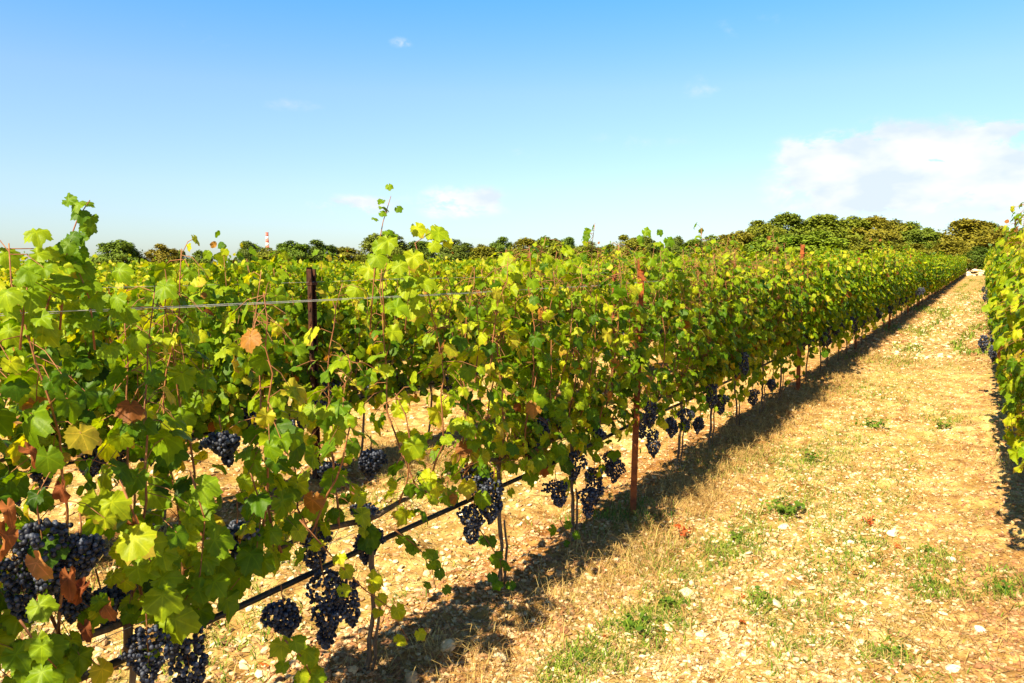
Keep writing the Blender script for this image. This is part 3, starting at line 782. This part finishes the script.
for k in range(18):
    t = round(4.58 + 5.08 * k, 2)
    if t > 92: break
    h = {0: 1.60, 1: 1.80, 3: 1.80, 4: 1.80}.get(k, 1.64)
    p = make_post(X1 + 0.015 + {0: 0.09, 1: 0.03, 3: 0.06, 4: 0.06}.get(k, 0.0), 4.36 if k == 0 else t, h, (-0.022 if k == 0 else random.uniform(-.02, .02), 0.02 if k == 0 else 0), random.uniform(-.1, .1) if k else 0.5)
    if k < 3: tag(p, ['tall rusty post of the front row leaning slightly, leaves bushing over its top', 'second rusty post of the front row, bare orange top clear of the leaves', 'third rusty post of the front row, nearly hidden in leaves'][k], 'vineyard post', 'rusty trellis posts of the front row')
    elif k < 5: tag(p, ['fourth rusty post of the front row, small orange top by the path', 'fifth rusty post of the front row, smallest clear orange top'][k - 3], 'vineyard post', 'rusty trellis posts of the front row')
    else: tag(p, 'distant rusty post of the front row, sunk in the leaves', 'vineyard post', 'distant posts of the front row')
for row in range(1, 8):
    for k in range(0 if row == 1 else 3, 8):
        t = (3.82 if row == 1 else 4.2 + (row * 1.3) % 2) + 5.08 * k; X = X1 - 2.2 * row
        cx_, cz_ = cam_xz(X, t)
        if cx_ / cz_ < -0.7: continue
        p = make_post(X + (0.1 if k else 0.03), t, 1.55, (random.uniform(-.02, .02), 0), random.uniform(-.2, .2))
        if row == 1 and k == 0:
            for ch_ in p.children: ch_.data = ch_.data.copy(); ch_.data.materials[0] = M_SHADERUST  # foliage shade on this post is painted in by the darker rust
            tag(p, 'shaded rusty post of the second row, seen through the near vines on the left', 'vineyard post')
        elif row == 1: tag(p, 'rusty post of the second row, orange top among the leaves', 'vineyard post', 'posts of the second row')
        else: tag(p, 'rusty post of the back rows, only a touch of orange showing', 'vineyard post', 'posts of the back rows')
for k in range(6):
    t = 7.3 + 5.08 * k
    p = make_post(XR + 0.05, t, 1.64, (0, 0)); tag(p, 'rusty post hidden in the row across the path', 'vineyard post', 'posts of the row across the path')

def line_along(name, X, z, rad, mat, label, cat, t0=-3.0, t1=92, sag=0.012, dx=0.0, group=None, n=6, wob=0.0):
    r = np.random.default_rng(int(abs(X * 100) + z * 1000)); yy = np.concatenate([np.arange(t0, 14, 0.25), np.arange(14, t1, 2.0)])
    u = ((yy - 4.58) % 5.08) / 5.08
    zz = z + ground_h(X * 0 - 99, yy) * 0 + 0.0085 * np.maximum(0, yy - 4) - 0.0065 * max(0, -X - 5) + 0.03 - sag * 4 * u * (1 - u)
    xx = X + dx + wob * np.sin(yy * 1.7) ; zz = zz + wob * np.sin(yy * 2.9 + 1)
    mb = MB(); tube(mb, np.stack([xx, yy, zz], -1), rad, n); o = link(name, mb.mesh(name, [mat]))
    return tag(o, label, cat, group)
line_along('irrigation_hose', X1, 0.545, 0.0105, M_HOSE, 'thick black irrigation hose slung along the front row', 'hose', dx=0.02, n=8, sag=0.02, wob=0.004)
line_along('irrigation_hose', X2, 0.545, 0.010, M_HOSE, 'black irrigation hose along the second row, behind the gaps', 'hose', dx=0.02, n=8, sag=0.02, wob=0.004)
line_along('trellis_wire', X1, 1.475, 0.0011, M_WIRE, 'upper wire of the front row, nearer of the pair', 'wire', dx=0.035, group='trellis wires of the front row')
line_along('trellis_wire', X1, 1.467, 0.0011, M_WIRE, 'upper wire of the front row, farther of the pair', 'wire', dx=-0.035, group='trellis wires of the front row')
line_along('trellis_wire', X1, 0.60, 0.0011, M_WIRE, 'low wire carrying the vine arms of the front row', 'wire', dx=-0.005, group='trellis wires of the front row')
0 and line_along('trellis_wire', X1, 1.05, 0.0013, M_WIRE, 'middle wire of the front row half hidden in leaves', 'wire', dx=0.035, group='trellis wires of the front row')
line_along('trellis_wire', X2, 1.475, 0.0011, M_WIRE, 'upper wire of the second row behind the near vines', 'wire', dx=0.035)

# ------------------------------------------------------------------ loose stones, straw, grass (stuff)
def rot_rand(r, n, flat=0.35):
    a = r.uniform(0, 2 * np.pi, n); tx = r.normal(0, flat, n); ty = r.normal(0, flat, n)
    Z = norm(np.stack([tx, ty, np.ones(n)], -1)); X_ = norm(np.cross(np.stack([-np.sin(a), np.cos(a), np.zeros(n)], -1), Z)); Y = np.cross(Z, X_)
    return np.stack([X_, Y, Z], -1)
def scatter_xy(r, n, x0, x1, y0, y1, power=1.5):
    u = r.random(n); e = 1 - power
    y = (y0 ** e + u * (y1 ** e - y0 ** e)) ** (1 / e)
    return r.uniform(x0, x1, n), y
def clod_h(x, y):
    i = np.clip(np.searchsorted(gx, x) - 1, 0, nx - 2); j = np.clip(np.searchsorted(gy, y) - 1, 0, ny - 2)
    fx = (x - gx[i]) / (gx[i + 1] - gx[i]); fy = (y - gy[j]) / (gy[j + 1] - gy[j])
    return GZ[j, i] * (1 - fx) * (1 - fy) + GZ[j, i + 1] * fx * (1 - fy) + GZ[j + 1, i] * (1 - fx) * fy + GZ[j + 1, i + 1] * fx * fy
def patch(x, y, s=1.0, seed=0):
    return 0.5 + 0.25 * (np.sin(x * 1.7 * s + 1.3 + seed + 1.1 * np.sin(y * 0.8 * s)) + np.sin(y * 1.1 * s - x * 0.9 * s + seed * 2.1) * np.cos(x * 3.3 * s + y * 0.5 * s))
def stones():
    r = np.random.default_rng(21); mb = MB(); v, f = ICO1
    for (n, x0, x1, y0, y1, s0, s1, pw) in [(75000, -2.3, 0.75, 1.0, 18, 0.005, 0.015, 1.7), (12000, -4.6, -2.2, 0.3, 9, 0.008, 0.022, 1.2), (500, -2.2, 0.7, 1.0, 18, 0.016, 0.028, 1.5), (2500, -9, -4.5, 1.5, 14, 0.012, 0.03, 1.2), (2200, -2.2, 0.5, 14, 45, 0.02, 0.05, 1.3)]:
        x, y = scatter_xy(r, n, x0, x1, y0, y1, pw)
        S = s0 + (s1 - s0) * r.random(n) ** 2
        R = rot_rand(r, n, 0.3); sc = np.stack([r.uniform(.8, 1.5, n), r.uniform(.6, 1.1, n), r.uniform(.3, .65, n)], -1) * S[:, None]
        loc = v[None] * sc[:, None, :] * (1 + r.uniform(-0.28, 0.28, (n, len(v), 1)))
        V_ = np.einsum('nij,nvj->nvi', R, loc) + np.stack([x, y, clod_h(x, y) + S * 0.3], -1)[:, None, :]
        off = (np.arange(n) * len(v))[:, None, None]
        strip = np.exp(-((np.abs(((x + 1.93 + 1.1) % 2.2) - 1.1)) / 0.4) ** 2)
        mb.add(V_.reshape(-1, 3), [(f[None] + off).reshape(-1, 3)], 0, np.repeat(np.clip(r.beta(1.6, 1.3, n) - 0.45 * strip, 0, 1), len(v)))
    return mb.mesh('gravel', [M_STONE], smooth=False)
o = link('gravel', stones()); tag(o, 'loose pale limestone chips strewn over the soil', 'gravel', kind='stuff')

def blades(r, x, y, L_, W, lift, val, mb, mat=0, z=None, bend=0.3):
    n = len(x); a = r.uniform(0, 2 * np.pi, n)
    D = norm(np.stack([np.cos(a), np.sin(a), lift], -1)); Sd = np.stack([-np.sin(a), np.cos(a), np.zeros(n)], -1) * (W / 2)[:, None]
    P0 = np.stack([x, y, (clod_h(x, y) if z is None else z) + 0.002], -1)
    P1 = P0 + D * (L_ * 0.5)[:, None] + np.array([0, 0, 1]) * (L_ * 0.05 + 0.003)[:, None]
    D2 = norm(D - np.array([0, 0, 1]) * bend * (0.3 + np.abs(lift))[:, None])
    P2 = P1 + D2 * (L_ * 0.5)[:, None]
    P2[:, 2] = np.maximum(P2[:, 2], P0[:, 2] + 0.002)
    V_ = np.stack([P0 - Sd, P0 + Sd, P1 + Sd * 0.8, P1 - Sd * 0.8, P2], 1).reshape(-1, 3)
    o_ = (np.arange(n) * 5)[:, None]
    mb.add(V_, [np.concatenate([o_ + 0, o_ + 1, o_ + 2, o_ + 3], 1), np.concatenate([o_ + 3, o_ + 2, o_ + 4], 1)], mat, np.repeat(val, 5))
def straw():
    r = np.random.default_rng(31); mb = MB()
    for (n, x0, x1, y0, y1, l0, l1, w, pw) in [(130000, -2.1, 0.8, 1.0, 18, 0.02, 0.12, 0.0026, 1.6), (45000, -4.7, -2.1, 0.4, 10, 0.03, 0.13, 0.003, 1.2), (16000, -1.9, 0.5, 13, 60, 0.08, 0.22, 0.009, 1.2)]:
        x, y = scatter_xy(r, n, x0, x1, y0, y1, pw)
        keep = r.random(n) < (0.06 + 0.85 * patch(x, y, 1.3, 2.0) ** 1.5 * 1.3) * (1 - 0.6 * np.exp(-((x + 1.6) / 0.3) ** 2)); x = x[keep]; y = y[keep]; n = len(x)
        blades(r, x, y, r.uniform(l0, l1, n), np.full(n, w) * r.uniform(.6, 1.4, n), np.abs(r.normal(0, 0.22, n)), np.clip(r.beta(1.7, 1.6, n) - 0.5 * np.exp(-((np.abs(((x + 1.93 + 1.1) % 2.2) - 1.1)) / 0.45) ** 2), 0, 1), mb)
    # taller dead tufts: clumps of stalks beside the row foot
    tx, ty = [], []
    for (px, py, k) in [(655, 548, 260), (690, 505, 380), (700, 490, 380), (720, 470, 380), (735, 455, 300), (750, 440, 300), (770, 430, 260), (650, 600, 120), (600, 600, 90), (845, 380, 260), (830, 392, 240), (870, 360, 200),
                        (790, 415, 240), (812, 402, 240), (110, 560, 140), (140, 540, 140), (400, 470, 300), (385, 450, 300), (430, 455, 250), (1010, 470, 140), (965, 455, 80), (640, 560, 160), (860, 470, 70), (925, 500, 60), (935, 640, 60), (800, 600, 70)]:
        c = pix_ground(px, py); sx = 0.16
        k = int(k * 2.2); tx.append(r.normal(c.x, sx, k)); ty.append(r.normal(c.y, sx * 1.3, k))
    for _ in range(80):
        yy = 2.2 + 34 * r.random() ** 1.6; xx = -1.93 + r.normal(.30, .13); k = int(r.uniform(30, 130)); sx = r.uniform(.04, .14)
        tx.append(r.normal(xx, sx, k)); ty.append(r.normal(yy, sx * 1.5, k))
    tx = np.concatenate(tx); ty = np.concatenate(ty); n = len(tx)
    blades(r, tx, ty, r.uniform(0.06, 0.22, n), r.uniform(0.0015, 0.0032, n), np.abs(r.normal(0.5, 0.5, n)), r.beta(1.6, 2.1, n) * .8, mb, bend=0.6)
    return mb.mesh('dry_grass', [M_STRAW], smooth=False)
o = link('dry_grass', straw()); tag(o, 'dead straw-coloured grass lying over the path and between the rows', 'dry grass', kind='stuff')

def green_grass():
    r = np.random.default_rng(41); mb = MB()
    for (n, x0, x1, y0, y1, l0, l1, w, pw) in [(70000, -1.6, 0.8, 1.0, 22, 0.012, 0.05, 0.004, 1.5), (18000, -4.6, -2.2, 0.3, 10, 0.015, 0.06, 0.004, 1.2), (16000, -1.5, 0.4, 15, 80, 0.04, 0.12, 0.015, 1.2)]:
        x, y = scatter_xy(r, n, x0, x1, y0, y1, pw)
        pt = patch(x * 1.3, y * 0.55, 2.2, 5.0) * patch(x * 2.2, y * .25, 1.0, 1.0) * 2 + .25 * np.exp(-((x + 1.05) / .22) ** 2) + .15 * np.exp(-((x + 0.3) / .15) ** 2)
        keep = r.random(n) < np.clip((pt - 0.47) * 2.6, 0.02, 1); x = x[keep]; y = y[keep]; n = len(x)
        blades(r, x, y, r.uniform(l0, l1, n) * 1.25, np.full(n, w * 1.2) * r.uniform(.6, 1.4, n), np.abs(r.normal(0.5, 0.5, n)), r.beta(2.2, 1.8, n), mb)
    for (px, py, k, sg) in [(650, 628, 420, .10), (668, 606, 200, .07), (740, 545, 420, .13), (720, 560, 200, .10), (770, 460, 420, .22), (812, 460, 300, .2), (835, 440, 300, .25), (720, 470, 200, .15), (755, 520, 200, .12), (690, 575, 160, .09),
                            (800, 500, 240, .18), (865, 560, 160, .12), (930, 560, 220, .09), (925, 590, 160, .07), (885, 655, 160, .05), (860, 390, 420, .3), (890, 360, 420, .4), (905, 330, 420, .5), (925, 310, 400, .7), (940, 420, 220, .15), (950, 590, 120, .06), (1005, 590, 180, .06),
                            (760, 610, 150, .06), (590, 655, 160, .06), (560, 670, 120, .05), (660, 560, 160, .1), (215, 640, 200, .15), (330, 430, 200, .2), (260, 560, 200, .15), (400, 500, 200, .2), (420, 470, 200, .2)]:
        k = int(k * 1.8); c = pix_ground(px, py); wz = 1 + max(0, c.y - 8) / 8
        blades(r, r.normal(c.x, sg, k), r.normal(c.y, sg * 1.5, k), r.uniform(0.02, 0.075, k) * wz ** .5, np.full(k, .0050) * wz, np.abs(r.normal(0.7, 0.6, k)), r.beta(2.5, 1.6, k), mb)
    c = pix_ground(625, 517); n = 500
    blades(r, r.normal(c.x, 0.22, n), r.normal(c.y, 0.2, n), r.uniform(0.05, 0.16, n), r.uniform(0.002, 0.005, n), np.abs(r.normal(1.0, 0.6, n)), r.beta(1.3, 3, n), mb, bend=0.7)
    return mb.mesh('green_grass', [M_GRASS], smooth=False)
o = link('green_grass', green_grass()); tag(o, 'thin green grass sprouting in patches on the path', 'grass', kind='stuff')

# ------------------------------------------------------------------ single stones, weeds, fallen leaves
def rock(px, py, w, label, squash=0.6, tone=0.9):
    c = pix_ground(px, py); r = np.random.default_rng(int(px * 7 + py)); v, f = ICO2
    z = float(clod_h(np.array([c.x]), np.array([c.y]))[0])
    dd = norm(r.normal(0, 1, (7, 3))); V_ = v.copy()
    for d in dd:
        k = V_ @ d; V_ -= np.maximum(0, k - r.uniform(0.55, 0.8))[:, None] * d
    V_ = V_ * np.array([r.uniform(.9, 1.25), r.uniform(.7, 1), squash]) * w / 2 * (1 + r.normal(0, 0.02, (len(v), 1)))
    mb = MB(); mb.add(V_, [f], 0, tone); o = link('stone', mb.mesh('stone', [M_STONE], smooth=False))
    o.location = (c.x, c.y, z + w * 0.12); o.rotation_euler = (0, 0, r.uniform(0, 6)); return tag(o, label, 'stone', 'larger loose stones')
for a in [(892, 536, .085, 'white stone beside the orange leafed weed on the path', .5, 1.0), (951, 560, .07, 'white angular stone on the right half of the path', .6, 1.0), (979, 630, .065, 'small white stone low at the right side of the path', .6, 1.0),
          (850, 545, .05, 'small pale stone left of the orange weed', .6, .95), (952, 674, .06, 'white stone at the bottom edge below the path', .5, 1.0), (783, 528, .08, 'pale flat stone just below the big green weed', .5, .95),
          (686, 597, .10, 'tan stone between two green tufts near the row', .5, .75), (448, 655, .09, 'rounded tan stone in the shadow under the front row', .7, .6), (498, 660, .075, 'pale stone under the front row, right of the rounded tan one', .7, .85),
          (413, 677, .085, 'brownish stone at the bottom edge beside the thin leaning trunk', .7, .4), (560, 575, .06, 'reddish stone at the foot of the trunk left of the tall post', .6, .3), (628, 600, .05, 'small tan stone at the edge of the row shadow', .6, .6),
          (742, 655, .045, 'small pale stone in the lower middle of the path', .6, .95), (700, 640, .05, 'small rounded stone right of the lowest green tuft', .6, .85), (860, 640, .05, 'small white stone in the lower part of the path', .5, 1.0)]:
    rock(*a)

def weed(px, py, w, h, label, kind='green', n=40):
    c = pix_ground(px, py); r = np.random.default_rng(int(px * 3 + py)); root = empty('weed', (c.x, c.y, c.z + 0.005))
    mb = MB(); st = MB()
    for k in range(max(5, n // 6)):
        a = r.uniform(0, 6.28); L_ = r.uniform(.5, 1) * w / 2
        e = np.array([math.cos(a) * L_, math.sin(a) * L_, h * r.uniform(.4, 1)])
        pts = np.array([(0, 0, -0.01), e * [.4, .4, .6], e]); tube(st, pts, [.0022, .0016, .001], 4)
        m_ = 7; q = np.linspace(.25, 1, m_); P = np.outer(q, e) + r.normal(0, w * .05, (m_, 3)); P[:, 2] = np.maximum(P[:, 2], .005)
        add_leaves(mb, P, r.normal(0, .4, (m_, 3)) + [0, -.1, 1], np.tile([math.cos(a), math.sin(a), .1], (m_, 1)) + r.normal(0, .6, (m_, 3)), r.uniform(.018, .036, m_) * (w / .2) ** .5, r.uniform(0, .7, m_), T2, r)
    mats = {'green': M_GRASS, 'red': M_REDLEAF}[kind]
    link('stem', st.mesh('stem', [M_CANE if kind == 'red' else M_GRASS]), root); link('foliage', mb.mesh('foliage', [mats]), root)
    return tag(root, label, 'weed', 'weeds on the path')
for a in [(784, 513, .30, .07, 'broad dark green weed lying flat on the path', 'green', 90), (872, 428, .32, .10, 'leafy green weed halfway along the path', 'green', 80), (940, 428, .22, .08, 'small green weed on the right half of the path', 'green', 40),
          (740, 541, .20, .06, 'yellow-green tuft left of the pale flat stone', 'green', 40), (640, 634, .20, .06, 'lowest green tuft beside the row shadow', 'green', 50), (668, 606, .16, .05, 'green tuft just above the tan stone', 'green', 36), (762, 607, .16, .05, 'green weed next to the red leafed weed', 'green', 36),
          (933, 555, .14, .05, 'little green weed left of the white angular stone', 'green', 30), (894, 656, .13, .05, 'little green weed near the bottom edge of the path', 'green', 30), (1008, 592, .12, .04, 'small green sprig near the right edge of the picture', 'green', 24), (811, 460, .2, .05, 'low green tuft beyond the broad dark weed', 'green', 36),
          (730, 418, .26, .06, 'green weed at the foot of the front row', 'green', 40),
          (872, 526, .13, .06, 'orange leafed weed in the middle of the path', 'red', 34), (684, 537, .14, .07, 'red leafed weed beside dead grass near the row', 'red', 40), (747, 602, .10, .03, 'low red leafed weed in the lower path', 'red', 24)]:
    weed(*a)
def fallen(px, py, w, label):
    c = pix_ground(px, py); r = np.random.default_rng(int(px + py * 5)); mb = MB()
    add_leaves(mb, np.array([[0, 0, 0.018]]), np.array([[.25, -.35, 1.0]]), np.array([[1.0, .3, 0]]), np.array([w]), np.array([r.uniform(.3, .8)]), T0, r)
    # give the blade a thickness by a second, slightly lower sheet
    o = link('fallen_leaf', mb.mesh('fallen_leaf', [M_REDLEAF])); o.location = c; o.rotation_euler = (0, 0, r.uniform(0, 6)); return tag(o, label, 'leaf', 'fallen vine leaves')
for a in [(897, 549, .075, 'red fallen leaf just below the white stone'), (859, 576, .085, 'red-brown fallen leaf in the middle of the path'), (742, 624, .07, 'red fallen leaf in the lower left of the path'), (606, 640, .06, 'fallen red leaf at the edge of the row shadow'),
          (735, 497, .05, 'small red fallen leaf near the broad dark weed'), (265, 668, .07, 'fallen red leaf on sunlit ground behind the hose')]:
    fallen(*a)

# heap of pale stones where the path ends
def heap():
    c = pix_depth(968, 279, 80); cz = gh(c.x, c.y); root = MB(); r = np.random.default_rng(4); v, f = ICO1
    for _ in range(60):
        s = r.uniform(.12, .28); root.add(v * [s, s * .8, s * .6] * (1 + r.uniform(-.2, .2, (12, 1))) + [r.normal(0, 1.1), r.normal(0, .6), abs(r.normal(.15, .2))], [f], 0, r.uniform(.7, 1))
    o = link('stone_heap', root.mesh('stone_heap', [M_STONE], smooth=False)); o.location = (c.x, c.y, cz)
    tag(o, 'low heap of white stones where the path ends', 'stone heap')
heap()

# ------------------------------------------------------------------ trees
def tree_material():
    mat, nt = new_mat('oak_leaves'); t = NT(nt)
    at = t.n('ShaderNodeAttribute', attribute_name='val'); oi = t.n('ShaderNodeObjectInfo')
    a = t.ramp(at.outputs['Fac'], [(0, (0.55, 0.6, 0.5)), (1, (1.5, 1.4, 1.3))])
    col = t.mix(1.0, oi.outputs['Color'], a, 'MULTIPLY')
    bs = t.n('ShaderNodeBsdfPrincipled'); bs.inputs['Roughness'].default_value = 0.6; bs.inputs['Specular IOR Level'].default_value = 0.25; t.l(col, bs.inputs['Base Color'])
    tr = t.n('ShaderNodeBsdfTranslucent'); t.l(col, tr.inputs[0]); mx = t.n('ShaderNodeMixShader'); mx.inputs[0].default_value = 0.15
    t.l(bs.outputs[0], mx.inputs[1]); t.l(tr.outputs[0], mx.inputs[2]); out = t.n('ShaderNodeOutputMaterial'); t.l(mx.outputs[0], out.inputs[0])
    return mat
M_TREE = tree_material()
def tree_meshes(seed, lobes=46, leaves=20000):
    """unit tree: height 1, crown about 1 wide"""
    r = np.random.default_rng(seed); tr = MB(); cr = MB()
    tube(tr, [(0, 0, -.03), (.01, .0, .12), (-.005, .01, .25), (.01, 0, .5), (0, 0, .75)], [.04, .032, .028, .018, .008], 8)
    C = []
    for _ in range(lobes):
        a = r.uniform(0, 6.28); h = r.uniform(0, 1); rr = 0.38 * math.sqrt(max(0.05, 1 - (2 * h - .85) ** 2 * 0.75)) * r.uniform(.45, 1)
        C.append((rr * math.cos(a), rr * math.sin(a), (.14 + h * .76), r.uniform(.05, .125)))
    for c in C[:14]:
        s = np.array([0, 0, r.uniform(.15, .5)]); e = np.array(c[:3]); tube(tr, [s, (s + e) / 2 + [0, 0, .02], e], [.014, .009, .004], 5)
    C = np.array(C); w = C[:, 3] ** 2; k = r.choice(len(C), leaves, p=w / w.sum())
    d = norm(r.normal(0, 1, (leaves, 3))); rad = C[k, 3] * (0.45 + 0.62 * r.random(leaves) ** 0.7) * (1 + .25 * np.sin(d[:, 0] * 7 + k) * np.cos(d[:, 2] * 6 + k))
    P = C[k, :3] + d * rad[:, None] * np.array([1.1, 1.1, .8])
    cc_ = r.random(leaves) < .22; e_ = norm(r.normal(0, 1, (leaves, 3))) * (r.random(leaves) ** .4)[:, None] * (1 + .12 * np.sin(d[:, 0:1] * 8)); P = np.where(cc_[:, None], e_ * [.36, .36, .36] + [0, 0, .50], P)
    P = P[P[:, 2] > 0.08]; n = len(P); d = d[:n]
    add_leaves(cr, P, norm(P - [0, 0, .45]) + r.normal(0, .6, (n, 3)) + [0, 0, .3], r.normal(0, 1, (n, 3)), r.uniform(.018, .040, n), np.clip(r.normal(.5, .12, n) + .12 * np.sin(k[:n] * 2.3), 0, 1), T2, r)
    return tr.mesh('trunk', [M_TREEBARK]), cr.mesh('crown', [M_TREE])
TREES = [tree_meshes(50 + i) for i in range(6)]
GRN = (0.115, 0.165, 0.012); OLV = (0.160, 0.190, 0.012); BRN = (0.185, 0.175, 0.012); DRK = (0.090, 0.135, 0.014); LIM = (0.155, 0.225, 0.012)
tree_list = [  # px, top y, width px, depth, colour, label
    (118, 238, 52, 98, GRN, 'round dense green tree, leftmost on the skyline'), (160, 243, 38, 101, BRN, 'brownish round tree second from the left on the skyline'), (180, 250, 26, 104, OLV, 'small olive tree right of the brownish round tree'),
    (201, 250, 28, 98, GRN, 'small dark tree alone between the left trees'), (249, 240, 32, 100, DRK, 'dark open tree just left of the striped chimney'), (272, 247, 30, 96, OLV, 'low olive tree in front of the striped chimney'), (292, 239, 36, 100, GRN, 'rounded green tree right of the striped chimney'),
    (316, 239, 34, 103, DRK, 'dark tree to the right of the striped chimney pair'), (345, 247, 40, 106, OLV, 'low olive tree behind the tall vine shoot'), (385, 231, 44, 101, GRN, 'green tree behind the tall vine shoot in the middle left'), (418, 240, 36, 104, DRK, 'dark tree behind the bright vine clump'),
    (455, 239, 34, 100, DRK, 'dark tree right of the bright vine clump'), (480, 243, 34, 101, BRN, 'low brown tree of the middle skyline'), (501, 236, 26, 104, GRN, 'green tree of the middle skyline, small crown'), (525, 238, 34, 98, BRN, 'russet tree left of the middle of the skyline'), (548, 236, 34, 102, OLV, 'olive tree in the middle of the skyline'),
    (566, 236, 22, 106, DRK, 'narrow dark tree in the middle of the skyline'), (586, 241, 28, 99, OLV, 'small olive tree left of the russet round one'), (606, 244, 26, 104, GRN, 'low green tree left of the russet round one'), (627, 234, 34, 99, BRN, 'russet round tree left of the tall rusty post'), (645, 236, 26, 108, GRN, 'grey-green tree behind the leaves over the tall post'),
    (676, 236, 20, 110, DRK, 'small dark tree just right of the tall post'), (692, 238, 28, 100, GRN, 'green tree right of the tall rusty post'), (718, 235, 38, 102, OLV, 'olive tree at the start of the tall wood'), (738, 229, 40, 100, BRN, 'russet tree at the left shoulder of the tall wood'),
    (762, 219, 42, 104, OLV, 'olive tree on the rising left of the tall wood'), (786, 213, 48, 106, GRN, 'tall green oak at the left of the wood crest'), (775, 232, 50, 94, LIM, 'lighter green lower tree in front of the tall wood'), (818, 213, 52, 105, OLV, 'tall olive oak on the wood crest'),
    (812, 231, 56, 93, LIM, 'bright green bushy tree before the middle of the wood'), (850, 214, 50, 106, OLV, 'tall oak right of the wood crest'), (846, 236, 44, 94, BRN, 'low russet tree before the wood'), (876, 216, 44, 104, BRN, 'russet tall oak right in the wood'), (897, 219, 42, 107, OLV, 'olive oak near the right end of the wood'),
    (880, 238, 44, 95, OLV, 'low olive tree before the right end of the wood'), (919, 222, 40, 105, GRN, 'green oak at the right end of the wood'), (932, 227, 26, 104, OLV, 'thin tree closing the right end of the wood'), (912, 243, 40, 96, BRN, 'low russet bush-like tree below the wood end'),
    (966, 219, 56, 103, BRN, 'big russet oak above the end of the path'), (990, 222, 44, 107, OLV, 'olive oak behind the right-hand row'), (950, 240, 38, 97, BRN, 'low brown tree over the end of the front row'), (975, 246, 34, 96, DRK, 'dark low tree right above the path end'), (1022, 226, 50, 108, GRN, 'green oak at the right edge behind the vines')]
for i, (px, ty, w, z, colr, lab) in enumerate(tree_list):
    top = pix_depth(px, ty, z); g0 = gh(top.x, top.y); H = (top.z - g0) / 0.97; W = w * z / F / 0.88 * (1.05 if px < 260 else 1.4)
    root = empty('oak_tree', (top.x, top.y, g0), random.uniform(0, 6.28)); root.scale = (W, W, H)
    tm, cm = TREES[i % 6]
    link('trunk', tm, root); c = link('crown', cm, root)
    j = random.uniform(.88, 1.15); c.color = (colr[0] * j, colr[1] * random.uniform(.92, 1.1), colr[2] * j, 1)
    tag(root, lab, 'tree', 'trees along the skyline')

# ------------------------------------------------------------------ striped chimney far behind
def chimney():
    z = 700; c = pix_depth(267, 233, z); root = empty('striped_chimney', (c.x, c.y, 3)); H = c.z - 3
    Mw = simple('white_paint', (.7, .7, .7), (.82, .8, .8), 3); Mr = simple('red_paint', (.55, .14, .11), (.62, .2, .16), 3)
    m1 = MB(); m2 = MB(); n = 13; zs = [H - 3.0 * k for k in range(n)][::-1]; zs[0] = 0
    R = lambda h: 1.25 + 0.8 * (1 - h / H)
    for i in range(len(zs) - 1):
        tube(m1 if (len(zs) - i) % 2 else m2, [(0, 0, zs[i]), (0, 0, zs[i + 1] - 0.02)], [R(zs[i]), R(zs[i + 1])], 16)
    link('white_band', m1.mesh('white_band', [Mw]), root); link('red_band', m2.mesh('red_band', [Mr]), root)
    m3 = MB(); tube(m3, [(0, 0, H), (0, 0, H + 0.6)], [1.5, 1.5], 16); link('rim', m3.mesh('rim', [Mr]), root)
    tag(root, 'thin red and white striped chimney rising behind the trees', 'chimney')
chimney()
